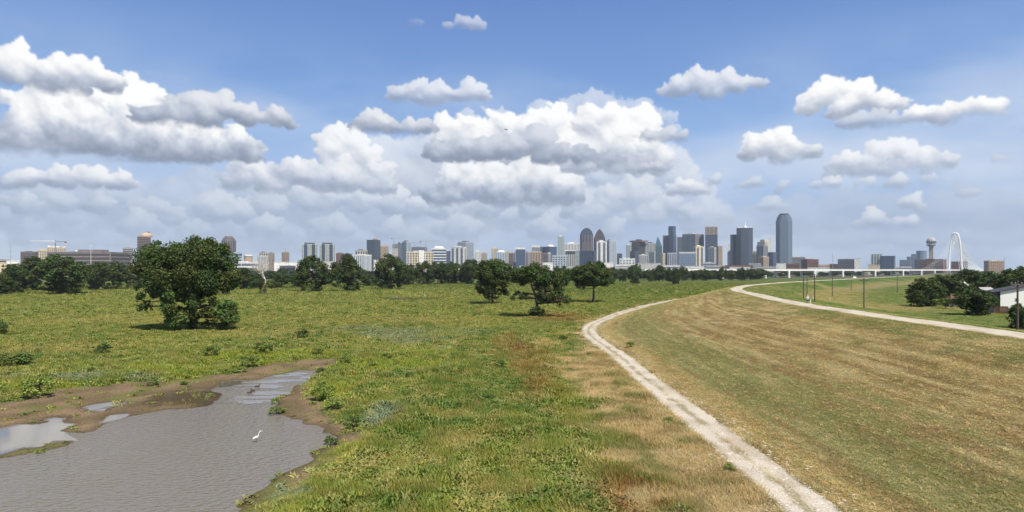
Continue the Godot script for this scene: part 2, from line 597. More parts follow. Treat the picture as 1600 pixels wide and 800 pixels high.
func make_tables() -> void:
	toe_x = table([[-100, 18.5], [0, 17.6], [35, 17.4], [60, 17.5], [75, 17.2], [96, 17.6], [115, 17.0], [130, 16.7], [139, 17.3], [150, 18.8], [163, 22.5], [196, 34], [243, 54], [290, 79], [350, 118], [445, 190], [785, 470], [1500, 1060]])
	crest_x = table([[-100, 46], [0, 51], [30, 52.5], [65, 54.6], [100, 56.5], [120, 58.5], [150, 64], [175, 70], [202, 75.5], [230, 84], [278, 107], [351, 158], [445, 236], [785, 525], [1500, 1130]])
	for p in [[-90, 905], [-90, 700], [0, 713], [60, 706], [108, 691], [150, 668], [172, 655], [205, 646], [262, 638], [330, 633], [352, 618], [338, 604], [348, 597], [402, 590], [432, 583], [470, 577], [492, 577], [487, 587], [462, 600], [436, 618], [424, 634], [428, 644], [455, 652], [500, 665], [524, 680], [508, 694], [470, 714], [428, 741], [393, 766], [358, 796], [338, 830], [300, 905]]:
		pond.append(gp(p[0], p[1]))
	for p in [[-90, 905], [-90, 642], [0, 633], [90, 609], [200, 598], [300, 592], [350, 583], [400, 571], [470, 563], [526, 559], [522, 572], [497, 585], [480, 600], [492, 628], [532, 650], [566, 682], [542, 702], [503, 735], [456, 772], [420, 808], [390, 905]]:
		mud.append(gp(p[0], p[1]))
	for list in [[[-90, 668], [0, 668], [30, 660], [62, 659], [80, 650], [96, 650], [100, 658], [118, 659], [96, 668], [108, 676], [122, 684], [84, 684], [66, 694], [36, 694], [0, 706], [-90, 712]], [[128, 633], [150, 627], [176, 626], [190, 628], [170, 632], [150, 636]], [[140, 638], [165, 635], [164, 638]], [[160, 656], [172, 646], [198, 643], [204, 645], [186, 652]], [[338, 600], [350, 594], [376, 592], [378, 598], [352, 602]]]:
		var poly := PackedVector2Array()
		for p in list:
			poly.append(gp(p[0], p[1]))
		puddles.append(poly)
	# patches of other plants on the meadow: bearing, row, half width and half depth in picture units, colour, strength
	var red := Color(0.17, 0.085, 0.04)
	var blue := Color(0.135, 0.165, 0.125)
	var lime := Color(0.165, 0.20, 0.03)
	var straw := Color(0.27, 0.22, 0.10)
	var deep := Color(0.06, 0.105, 0.02)
	for b in [[830, 560, 34, 34, red, 0.5], [850, 612, 40, 18, red, 0.55], [985, 765, 62, 42, red, 0.75], [798, 538, 26, 18, red, 0.4], [875, 495, 50, 8, red, 0.6], [1000, 790, 90, 30, red, 0.5],
			[600, 648, 26, 16, blue, 0.85], [620, 521, 60, 7, blue, 0.7], [650, 531, 60, 5, blue, 0.6], [120, 589, 50, 7, blue, 0.8], [443, 772, 40, 18, blue, 0.8], [560, 514, 40, 4, blue, 0.6], [700, 519, 60, 5, blue, 0.5], [225, 590, 30, 5, blue, 0.7], [690, 545, 30, 4, blue, 0.6], [20, 588, 30, 5, blue, 0.5], [470, 560, 30, 4, blue, 0.4],
			[600, 570, 110, 9, lime, 0.7], [420, 557, 120, 9, lime, 0.75], [515, 612, 34, 24, lime, 0.9], [660, 552, 70, 7, lime, 0.55], [250, 575, 80, 7, lime, 0.5], [520, 710, 50, 30, lime, 0.5], [480, 790, 90, 20, lime, 0.45], [150, 620, 20, 5, lime, 0.6], [210, 606, 24, 4, lime, 0.7], [300, 585, 80, 6, lime, 0.5], [60, 605, 90, 6, lime, 0.6], [880, 620, 40, 25, lime, 0.35],
			[850, 537, 24, 6, straw, 0.9], [960, 545, 30, 14, straw, 0.4], [700, 520, 40, 5, lime, 0.3], [640, 500, 160, 6, straw, 0.3], [200, 500, 200, 7, straw, 0.3], [420, 520, 120, 6, straw, 0.3], [100, 545, 120, 9, straw, 0.35], [720, 690, 60, 10, straw, 0.35], [620, 720, 90, 12, straw, 0.25],
			[760, 600, 70, 20, deep, 0.4], [640, 680, 60, 20, deep, 0.4], [820, 680, 40, 14, deep, 0.35], [980, 455, 160, 7, deep, 0.6], [1000, 470, 70, 5, deep, 0.4]]:
		var c := gp(b[0], b[1])
		blobs.append([c.x, c.y, b[2] * c.y / F, b[3] * c.y * c.y / (EYE * F), b[4], b[5]])

func sd(poly: PackedVector2Array, p: Vector2) -> float:    # signed distance, negative inside
	var best := 1e9
	var inside := false
	var n := poly.size()
	var j := n - 1
	for i in n:
		var a := poly[i]
		var b := poly[j]
		var e := b - a
		var q := p - a
		best = minf(best, (q - e * clampf(q.dot(e) / e.length_squared(), 0.0, 1.0)).length_squared())
		if (a.y > p.y) != (b.y > p.y) and p.x < e.x * (p.y - a.y) / e.y + a.x:
			inside = not inside
		j = i
	return -sqrt(best) if inside else sqrt(best)

func by_water(x: float, d: float) -> bool:
	return d > 18.0 and d < 100.0 and x < 4.0 and x > -75.0

func water_gap(x: float, d: float) -> float:    # distance to open water, negative in it
	if not by_water(x, d):
		return 50.0
	var p := Vector2(x, d)
	var s := sd(pond, p)
	for q in puddles:
		s = minf(s, sd(q, p))
	return s + n_mid.get_noise_2d(x * 2.4, d * 1.3) * 1.1

func slope_at(x: float, d: float) -> float:     # 0 at the foot of the levee, 1 on its crest, more behind it
	var t := look(toe_x, d)
	return (x - t) / (look(crest_x, d) - t)

func height(x: float, d: float, gap := 1e9) -> float:
	var t := look(toe_x, d)
	var c := look(crest_x, d)
	var y := 0.0
	if x > t + 2.2:
		var s := (x - t - 2.2) / maxf(c - 3.2 - t - 2.2, 1.0)
		if s < 1.0:
			y = 7.0 * (s * 0.86 + 0.14 * s * s * (3.0 - 2.0 * s))
		else:
			var land := x - c - 3.2
			var k := 1.0 if d < 160.0 else 1.35
			y = 7.0 - 4.2 * smoothstep(-2.0, 27.0 * k, land)
			if land > 200.0:
				y = lerpf(2.8, 0.5, smoothstep(200.0, 600.0, land))
	y += n_big.get_noise_2d(x, d) * (0.22 if x < t else 0.10)
	if d > 180.0 and x < t - 20.0:
		y += n_big.get_noise_2d(x * 0.5, d * 0.5) * 0.4
	if gap > 1e8:
		gap = water_gap(x, d)
	if gap < 8.0:
		var bed := -0.55 + 0.55 * smoothstep(-3.0, 3.0, gap)
		y = lerpf(bed, y, smoothstep(0.5, 8.0, gap))
	return y

func cover(x: float, d: float) -> Color:        # what grows there: linear colour, alpha = how tall it stands (0 bare)
	var t := look(toe_x, d)
	var big := n_big.get_noise_2d(x, d)
	var mid := n_mid.get_noise_2d(x, d)
	var c: Color
	if x < t + 2.0:
		c = Color(0.130, 0.162, 0.036).lerp(Color(0.072, 0.118, 0.027), smoothstep(-0.22, 0.30, mid * 0.75 + big * 0.8))
		c = c.lerp(Color(0.205, 0.19, 0.075), clampf(n_mid.get_noise_2d(x * 1.7 + 300.0, d * 1.2) * 1.3 + 0.22 + smoothstep(60.0, 160.0, d) * 0.12, 0.0, 0.7))
		c.a = 1.0
		for b in blobs:
			var u: float = (x - b[0]) / b[2]
			var v: float = (d - b[1]) / b[3]
			var q := u * u + v * v
			if q < 3.0:
				var k := smoothstep(1.6, 0.2, q + mid * 1.1 + n_fine.get_noise_2d(x, d) * 0.5) * float(b[5])
				var was := c.a
				c = c.lerp(b[4], k)
				c.a = was
		# dry strip beside the track
		var wide := lerpf(9.5, 3.0, smoothstep(80.0, 136.0, d))
		var dry := smoothstep(wide + 2.5, wide - 2.5, t - x + mid * 4.5 + big * 3.0)
		if dry > 0.0:
			var straw := Color(0.325, 0.262, 0.150).lerp(Color(0.215, 0.165, 0.085), smoothstep(-0.2, 0.4, mid))
			straw = straw.lerp(Color(0.11, 0.125, 0.035), smoothstep(0.1, 0.45, n_mid.get_noise_2d(x + 90.0, d)) * 0.8)
			c = c.lerp(Color(straw.r, straw.g, straw.b, 0.6), dry)
		if d > 330.0:
			c = c.lerp(Color(0.085, 0.115, 0.03, 0.8), smoothstep(330.0, 520.0, d) * 0.8)
	else:
		var s := slope_at(x, d)
		if s < 1.0:
			# mown slope: cut straw lying in rows along the contour
			var row := n_mid.get_noise_2d(s * 150.0, d * 0.16)
			var row2 := n_mid.get_noise_2d(s * 210.0 + 50.0, d * 0.14)
			c = Color(0.270, 0.210, 0.100).lerp(Color(0.185, 0.135, 0.062), smoothstep(-0.3, 0.3, row + mid * 0.6))
			c = c.lerp(Color(0.36, 0.30, 0.16), smoothstep(0.05, 0.35, row2) * 0.8)
			var green := smoothstep(0.17, 0.05, absf(s - 0.24) + mid * 0.10 + row * 0.16) * 0.6 + smoothstep(0.74, 0.97, s + mid * 0.22 + row * 0.1) * 0.6
			green += smoothstep(0.3, 0.7, big + mid * 0.5) * 0.25
			green *= 1.0 - smoothstep(0.14, 0.05, s) * 0.9
			green += smoothstep(190.0, 260.0, d) * 0.35
			c = c.lerp(Color(0.120, 0.145, 0.048), clampf(green, 0.0, 0.85))
			c = c.lerp(Color(0.33, 0.255, 0.11), smoothstep(0.06, 0.0, absf(s - 0.10) + row * 0.03) * 0.6)
			c.a = 0.22
		else:
			c = Color(0.062, 0.112, 0.024).lerp(Color(0.115, 0.145, 0.04), smoothstep(-0.3, 0.4, mid))
			var land := x - look(crest_x, d) - 3.2
			var tan_ := smoothstep(17.0, 27.0, land + mid * 10.0) * smoothstep(52.0, 34.0, land + mid * 12.0 + big * 14.0) * smoothstep(150.0, 185.0, d + mid * 20.0)
			tan_ = maxf(tan_, smoothstep(0.16, 0.42, n_big.get_noise_2d(x * 0.8 + 40.0, d * 0.8) + mid * 0.3) * 0.6)
			c = c.lerp(Color(0.255, 0.205, 0.095), clampf(tan_, 0.0, 0.72))
			c.a = 0.3
	return c

func make_ground() -> void:
	var xs := PackedFloat32Array()
	var x := 0.0
	var left := PackedFloat32Array()
	while x > -9000.0:
		left.append(x)
		x -= 0.75 if x > -50.0 else 1.6 if x > -130.0 else minf(4.0 + (-130.0 - x) * 0.06, 400.0)
	left.reverse()
	xs.append_array(left)
	x = 0.0
	while x < 9000.0:
		x += 0.75 if x < 70.0 else 1.6 if x < 160.0 else minf(4.0 + (x - 160.0) * 0.05, 400.0)
		xs.append(x)
	var ds := PackedFloat32Array()
	var d := -150.0
	while d < 12000.0:
		ds.append(d)
		d += 12.0 if d < 12.0 else 0.75 if d < 70.0 else 1.2 if d < 150.0 else minf(2.2 + (d - 150.0) * 0.02, 500.0)
	var nx := xs.size()
	var nd := ds.size()
	var v := PackedVector3Array()
	var col := PackedColorArray()
	v.resize(nx * nd)
	col.resize(nx * nd)
	for j in nd:
		for i in nx:
			x = xs[i]
			d = ds[j]
			var gap := water_gap(x, d)
			v[j * nx + i] = Vector3(x, height(x, d, gap), -d)
			var c := cover(x, d)
			if d > 800.0:
				c = c.lerp(Color(0.11, 0.12, 0.08), smoothstep(800.0, 1300.0, d))
			if by_water(x, d):
				var k := smoothstep(0.6, -0.9, sd(mud, Vector2(x, d)) + n_mid.get_noise_2d(x * 1.6, d * 1.6) * 1.8)
				var wet := Color(0.205, 0.148, 0.088).lerp(Color(0.14, 0.102, 0.06), smoothstep(-0.3, 0.3, n_mid.get_noise_2d(x * 1.5, d + 77.0)))
				wet = wet.lerp(Color(0.12, 0.15, 0.03), smoothstep(0.12, 0.4, n_big.get_noise_2d(x * 3.0, d * 2.0 + 40.0)) * 0.6)
				wet = wet.lerp(Color(0.085, 0.065, 0.042), smoothstep(1.3, 0.0, gap))
				var bog := Vector2(x, d).distance_to(gp(306, 619)) / 6.5 + n_mid.get_noise_2d(x * 2.0, d * 2.0) * 0.5
				wet = wet.lerp(Color(0.05, 0.042, 0.024), smoothstep(1.1, 0.4, bog) * 0.85)
				c = c.lerp(wet, k)
			else:
				c = c.lerp(Color(c.r * 0.75, c.g * 0.75, c.b * 0.75), 0.0)
			col[j * nx + i] = Color(c.r, c.g, c.b)
	var idx := PackedInt32Array()
	for j in nd - 1:
		for i in nx - 1:
			var a := j * nx + i
			idx.append_array([a, a + nx, a + nx + 1, a, a + nx + 1, a + 1])
	var nrm := PackedVector3Array()
	nrm.resize(nx * nd)
	for j in nd:
		for i in nx:
			var e := v[j * nx + mini(i + 1, nx - 1)] - v[j * nx + maxi(i - 1, 0)]
			var f := v[mini(j + 1, nd - 1) * nx + i] - v[maxi(j - 1, 0) * nx + i]
			nrm[j * nx + i] = e.cross(f).normalized()
	var arr := []
	arr.resize(Mesh.ARRAY_MAX)
	arr[Mesh.ARRAY_VERTEX] = v
	arr[Mesh.ARRAY_NORMAL] = nrm
	arr[Mesh.ARRAY_COLOR] = col
	arr[Mesh.ARRAY_INDEX] = idx
	var me := ArrayMesh.new()
	me.add_surface_from_arrays(Mesh.PRIMITIVE_TRIANGLES, arr)
	tag(part("ground", me, M.ground, self), "flat green flood plain with a brown mown levee rising along it", "ground", "", "structure")

func make_pond() -> void:
	var st := start()
	quad(st, Vector3(-80, -0.24, -16), Vector3(-80, -0.24, -98), Vector3(-4, -0.24, -98), Vector3(-4, -0.24, -16))
	tag(part("water", st.commit(), M.water, self), "muddy brown pond with rippled water and an egret", "pond", "", "structure")
	# shallow still water on the mud and in the pond's neck
	var sheets := puddles.duplicate()
	var k0 := 0
	for poly in sheets:
		st = start()
		poly = ragged(poly)
		var tris := Geometry2D.triangulate_polygon(poly)
		for i in range(0, tris.size(), 3):
			var a := Vector3(poly[tris[i]].x, -0.232 + 0.001 * k0, -poly[tris[i]].y)
			var b := Vector3(poly[tris[i + 1]].x, -0.232 + 0.001 * k0, -poly[tris[i + 1]].y)
			var c2 := Vector3(poly[tris[i + 2]].x, -0.232 + 0.001 * k0, -poly[tris[i + 2]].y)
			if (b - a).cross(c2 - a).y > 0.0:
				tri(st, a, c2, b)
			else:
				tri(st, a, b, c2)
		k0 += 1
		tag(part("puddle", st.commit(), M.still_water, self), ["broad still shallow water at the left edge of the mud", "bright puddle on the mud above the pond", "tiny bright puddle on the mud", "bright puddle touching the pond's far shore", "thin bright pool at the pond's neck"][k0 - 1], "puddle", "", "structure")
	# slicks of calm water between the ripples of the narrow neck
	st = start()
	var g := RandomNumberGenerator.new()
	g.seed = 33
	for k in 40:
		var at := gp(g.randf_range(350, 488), g.randf_range(577, 626))
		if sd(pond, at) > -0.6:
			continue
		var rx := g.randf_range(0.8, 2.8)
		var ry := g.randf_range(0.35, 1.0)
		var rim := []
		for q in 26:
			var a := TAU * q / 26
			var r := 1.0 + 0.55 * n_fine.get_noise_2d(cos(a) * 1.6 + k * 9.0, sin(a) * 1.6)
			rim.append(Vector3(at.x + cos(a) * rx * r, -0.236 + 0.0001 * k, -at.y - sin(a) * ry * r))
		var mid := Vector3(at.x, -0.236 + 0.0001 * k, -at.y)
		for q in 26:
			tri(st, mid, rim[(q + 1) % 26], rim[q])
	tag(part("calm_water", st.commit(), M.neck_water, self), "calm bright slicks of water in the pond's narrow neck", "water", "", "structure")
	# the small far pool in the meadow
	st = start()
	var c := gp(635, 467.5)
	var ring := []
	for k in 22:
		var a := TAU * k / 22
		var r := 1.0 + 0.3 * sin(a * 3.0 + 1.0) + 0.15 * sin(a * 7.0)
		ring.append(Vector3(c.x + cos(a) * 14.0 * r, 0.62, -c.y - sin(a) * 10.0 * r))
	for k in range(1, 21):
		tri(st, ring[0], ring[k + 1], ring[k])
	tag(part("pool", st.commit(), M.still_water, self), "small far pool of grey water in the green meadow", "pool", "", "structure")

func ragged(poly: PackedVector2Array, amp := 1.0) -> PackedVector2Array:
	var out := PackedVector2Array()
	for i in poly.size():
		var a := poly[i]
		var b := poly[(i + 1) % poly.size()]
		var n := maxi(1, int(a.distance_to(b) / 0.35))
		for k in n:
			var p := a.lerp(b, k / float(n))
			out.append(p + Vector2(n_fine.get_noise_2d(p.x * 0.8, p.y * 0.8), n_fine.get_noise_2d(p.x * 0.8 + 50.0, p.y * 0.8)) * Vector2(0.55, 1.3) * amp)
	return out if Geometry2D.triangulate_polygon(out).size() else poly

func strip(centre: PackedFloat32Array, d0: float, d1: float, half: float, lift: float, called: String, kind_: int) -> void:
	var rows := []
	var d := d0
	var ds := []
	while d < d1:
		ds.append(d)
		d += 0.6 if d < 90.0 else 1.2 if d < 200.0 else 4.0
	var nx := 15
	var v := PackedVector3Array()
	var col := PackedColorArray()
	for dd: float in ds:
		var c := look(centre, dd)
		var slope := (look(centre, dd + 1.0) - look(centre, dd - 1.0)) * 0.5
		var across := Vector2(1.0, -slope).normalized()
		for i in nx:
			var u := (i / (nx - 1.0)) * 2.0 - 1.0
			var edge := half * (1.0 + 0.22 * n_mid.get_noise_2d(dd * 3.0, u * 2.0 + 40.0 * kind_))
			var x := c + across.x * u * edge
			var z := dd + across.y * u * edge
			var out := absf(u) > 0.99
			v.append(Vector3(x, height(x, z) + (-0.03 if out else lift), -z))
			var n := n_mid.get_noise_2d(x * 2.0, z * 0.8)
			var k := Color(0.52, 0.465, 0.375).lerp(Color(0.42, 0.36, 0.275), smoothstep(-0.2, 0.35, n))
			if kind_ == 0:
				k = k.lerp(Color(0.50, 0.46, 0.39), smoothstep(0.1, 0.4, n_mid.get_noise_2d(x * 3.0 + 9.0, z * 0.5)) * 0.8)
				var crown := smoothstep(0.22, 0.05, absf(u + 0.05) + n_mid.get_noise_2d(x * 3.0, z * 2.0) * 0.28)
				k = k.lerp(Color(0.23, 0.20, 0.10), crown * 0.75)
				k = k.lerp(Color(0.26, 0.22, 0.12), smoothstep(0.78, 1.0, absf(u) + n * 0.3) * 0.7)
			else:
				k = k.lerp(Color(0.30, 0.25, 0.14), smoothstep(0.85, 1.0, absf(u) + n * 0.2) * 0.6)
			col.append(k)
	var idx := PackedInt32Array()
	for j in ds.size() - 1:
		for i in nx - 1:
			var a := j * nx + i
			idx.append_array([a, a + nx, a + nx + 1, a, a + nx + 1, a + 1])
	var nrm := PackedVector3Array()
	nrm.resize(v.size())
	for j in ds.size():
		for i in nx:
			var e := v[j * nx + mini(i + 1, nx - 1)] - v[j * nx + maxi(i - 1, 0)]
			var f := v[mini(j + 1, ds.size() - 1) * nx + i] - v[maxi(j - 1, 0) * nx + i]
			nrm[j * nx + i] = e.cross(f).normalized()
	var arr := []
	arr.resize(Mesh.ARRAY_MAX)
	arr[Mesh.ARRAY_VERTEX] = v
	arr[Mesh.ARRAY_NORMAL] = nrm
	arr[Mesh.ARRAY_COLOR] = col
	arr[Mesh.ARRAY_INDEX] = idx
	var me := ArrayMesh.new()
	me.add_surface_from_arrays(Mesh.PRIMITIVE_TRIANGLES, arr)
	tag(part(called, me, M.dirt, self), "pale rutted dirt track at the foot of the levee" if kind_ == 0 else "pale gravel path along the crest of the levee", "track" if kind_ == 0 else "path", "", "structure")

func make_tracks() -> void:
	strip(toe_x, -20.0, 420.0, 1.75, 0.05, "track", 0)
	strip(crest_x, -20.0, 800.0, 2.3, 0.06, "path", 1)


# ---------------------------------------------------------------- city

func wall_mat(key: String) -> StandardMaterial3D:
	if not M.has("w_" + key):
		var c: Color = {"white": Color(0.76, 0.75, 0.72), "cream": Color(0.60, 0.52, 0.38), "tan": Color(0.46, 0.35, 0.25), "brown": Color(0.20, 0.145, 0.125), "mauve": Color(0.185, 0.155, 0.165),
			"grey": Color(0.30, 0.30, 0.30), "pale": Color(0.50, 0.50, 0.48), "brick": Color(0.25, 0.12, 0.085), "slate": Color(0.10, 0.115, 0.15), "dark": Color(0.05, 0.05, 0.06), "concrete": Color(0.40, 0.38, 0.35), "frame": Color(0.46, 0.52, 0.58), "green": Color(0.42, 0.47, 0.42), "wide": Color(0.235, 0.215, 0.20), "roof": Color(0.16, 0.15, 0.15)}[key]
		M["w_" + key] = mat(c, 0.8)
		M["w_" + key].albedo_texture = M.get("city_noise")
		M["w_" + key].uv1_triplanar = true
		M["w_" + key].uv1_scale = Vector3.ONE * 0.02
	return M["w_" + key]

func glass_mat(key: String) -> StandardMaterial3D:
	if not M.has("g_" + key):
		var c: Color = {"dark": Color(0.03, 0.035, 0.05), "slate": Color(0.045, 0.06, 0.095), "blue": Color(0.05, 0.085, 0.15), "teal": Color(0.05, 0.11, 0.13), "pale": Color(0.16, 0.22, 0.30), "brown": Color(0.07, 0.055, 0.055), "grey": Color(0.12, 0.14, 0.17)}[key]
		M["g_" + key] = mat(c, 0.18, 0.0, 0.6)
	return M["g_" + key]

func panes(st: SurfaceTool, a: Vector2, b: Vector2, y0: float, y1: float, cols: int, rows: int, fw: float, fh: float, deep := 0.3) -> void:
	# cols x rows of panes standing proud on the wall from a to b; fw, fh: share of each bay that is glass
	var along := b - a
	var nrm := Vector2(-along.y, along.x).normalized() * deep
	var e := Vector3(nrm.x, 0, nrm.y)
	for r in rows:
		var v0 := lerpf(y0, y1, (r + 0.5 - fh * 0.5) / rows)
		var v1 := lerpf(y0, y1, (r + 0.5 + fh * 0.5) / rows)
		for c in cols:
			var p := a + along * ((c + 0.5 - fw * 0.5) / cols)
			var q := a + along * ((c + 0.5 + fw * 0.5) / cols)
			var k := [Vector3(p.x, v0, p.y), Vector3(p.x, v1, p.y), Vector3(q.x, v1, q.y), Vector3(q.x, v0, q.y)]
			quad(st, k[0] + e, k[1] + e, k[2] + e, k[3] + e)
			quad(st, k[0], k[1], k[1] + e, k[0] + e)
			quad(st, k[3] + e, k[2] + e, k[2], k[3])
			quad(st, k[1], k[2], k[2] + e, k[1] + e)
			quad(st, k[0] + e, k[3] + e, k[3], k[0])

func dressed(o: Node3D, poly: Array, y0: float, y1: float, style: String, wall: String, glass: String, called := "wall") -> void:
	# one block of a building: its wall, and the windows of the sides that can be seen, joined into one part
	var st := start()
	add_prism(st, poly, y0, y1)
	part(called, st.commit(), glass_mat(glass) if style in ["glass", "fins"] else wall_mat(wall), o)
	if style == "plain":
		return
	st = start()
	var any := false
	var eye := o.to_local(Vector3(0, EYE, 0))
	for i in poly.size():
		var a: Vector2 = poly[i]
		var b: Vector2 = poly[(i + 1) % poly.size()]
		var n := Vector2(-(b - a).y, (b - a).x).normalized()
		var to := (Vector2(eye.x, eye.z) - (a + b) * 0.5).normalized()
		if n.dot(to) < -0.25:
			continue
		any = true
		var len_ := a.distance_to(b)
		var tall := y1 - y0
		match style:
			"grid": panes(st, a, b, y0 + 3.0, y1 - 2.0, clampi(int(len_ / 4.5), 1, 16), clampi(int(tall / 4.2), 1, 34), 0.62, 0.55)
			"large": panes(st, a, b, y0 + 3.0, y1 - 2.0, clampi(int(len_ / 7.2), 1, 10), clampi(int(tall / 7.2), 1, 12), 0.58, 0.58)
			"bands": panes(st, a, b, y0 + 2.0, y1 - 2.0, 1, clampi(int(tall / 5.0), 1, 34), 0.96, 0.5)
			"thick": panes(st, a, b, y0 + 2.0, y1 - 1.0, 1, clampi(int(tall / 9.0), 1, 12), 0.97, 0.62)
			"ribs": panes(st, a, b, y0 + 2.0, y1 - 3.0, clampi(int(len_ / 6.0), 1, 12), 1, 0.5, 1.0)
			"wideribs": panes(st, a, b, y0 + 2.0, y1 - 3.0, clampi(int(len_ / 13.0), 1, 6), clampi(int(tall / 4.0), 1, 30), 0.5, 0.86)
			"fins": panes(st, a, b, y0, y1, clampi(int(len_ / 6.0), 1, 10), 1, 0.22, 1.0, 0.7)
			"glass": # fins and floor lines on a curtain wall
				panes(st, a, b, y0, y1, clampi(int(len_ / 6.5), 1, 10), 1, 0.10, 1.0, 0.5)
				panes(st, a, b, y0, y1, 1, clampi(int(tall / 12.0), 1, 20), 1.0, 0.035, 0.35)
	if any:
		part("curtain_wall_frame" if style in ["glass", "fins"] else "window_grid", st.commit(), wall_mat(wall) if style in ["glass", "fins"] else glass_mat(glass), o, "stuff")

func rect(w: float, dep: float, ox := 0.0, oz := 0.0) -> Array:   # counter-clockwise seen from above
	return [Vector2(ox - w * 0.5, oz + dep * 0.5), Vector2(ox + w * 0.5, oz + dep * 0.5), Vector2(ox + w * 0.5, oz - dep * 0.5), Vector2(ox - w * 0.5, oz - dep * 0.5)]

func chamfered(w: float, dep: float, c: float) -> Array:
	var x := w * 0.5
	var z := dep * 0.5
	return [Vector2(-x + c, z), Vector2(x - c, z), Vector2(x, z - c), Vector2(x, -z + c), Vector2(x - c, -z), Vector2(-x + c, -z), Vector2(-x, -z + c), Vector2(-x, z - c)]

func round_plan(r: float, n := 14) -> Array:
	var out := []
	for k in n:
		var a := PI - TAU * (k + 0.5) / n
		out.append(Vector2(cos(a) * r, sin(a) * r))
	out.reverse()
	return out

func site(called: String, px0: float, px1: float, dist: float, label: String, category: String, group := "buildings of the skyline", turn := 0.0) -> Node3D:
	var mid := (px0 + px1) * 0.5
	var x := gx(mid, dist)
	return base(called, Vector3(x, 0, -dist), label, category, group, -atan2(x, dist) + turn)

func block(called: String, px0: float, px1: float, row: float, dist: float, style: String, wall: String, glass: String, label: String, split := 1.0, top := "", category := "building") -> Node3D:
	# an upright building between two bearings whose roof stands at a row; split: share of the width that is the left face
	var slant := dist / cos(atan((px0 + px1) * 0.5 / F - CX / F))
	var wide := (px1 - px0) / F * dist * cos(atan((px0 + px1) * 0.5 / F - CX / F))
	var h := gh(row, dist)
	var turn := 0.0
	var w := wide
	var dep := clampf(wide * 0.8, 14.0, 60.0)
	if split < 0.99:
		if split >= 0.5:
			turn = -0.55
			w = wide * split / cos(0.55)
			dep = wide * (1.0 - split) / sin(0.55)
		else:
			turn = 0.55
			w = wide * (1.0 - split) / cos(0.55)
			dep = wide * split / sin(0.55)
	var o := site(called, px0, px1, dist, label, category, "buildings of the skyline", turn)
	dressed(o, rect(w, dep), -1.0, h, style, wall, glass)
	# parapet and roof plant
	var lip := start()
	add_box(lip, Vector3(-w * 0.5 - 0.4, h, dep * 0.5 - 0.8), Vector3(w * 0.5 + 0.4, h + 1.2, dep * 0.5 + 0.4))
	add_box(lip, Vector3(-w * 0.5 - 0.4, h, -dep * 0.5 - 0.4), Vector3(w * 0.5 + 0.4, h + 1.2, -dep * 0.5 + 0.8))
	add_box(lip, Vector3(-w * 0.5 - 0.4, h, -dep * 0.5 + 0.8), Vector3(-w * 0.5 + 0.8, h + 1.2, dep * 0.5 - 0.8))
	add_box(lip, Vector3(w * 0.5 - 0.8, h, -dep * 0.5 + 0.8), Vector3(w * 0.5 + 0.4, h + 1.2, dep * 0.5 - 0.8))
	part("parapet", lip.commit(), wall_mat(wall if style != "glass" else "slate"), o)
	if top == "flat":
		return o
	var tall := clampf(h * 0.05, 2.5, 6.0)
	var key := "pale" if top == "" else top
	part("rooftop_unit", box(Vector3(-w * 0.26, h, -dep * 0.3), Vector3(w * 0.16, h + tall, dep * 0.2)), wall_mat(key), o)
	part("rooftop_unit", box(Vector3(w * 0.2, h, -dep * 0.25), Vector3(w * 0.36, h + tall * 0.6, dep * 0.1)), wall_mat("grey"), o)
	return o

func mast_part(o: Node3D, called: String, y0: float, y1: float, r: float, at := Vector3.ZERO, m: Material = null) -> void:
	var st := start()
	add_tube(st, [at + Vector3(0, y0, 0), at + Vector3(0, y1, 0)], [r, r * 0.5], 6)
	part(called, st.commit(), m if m else M.steel, o)

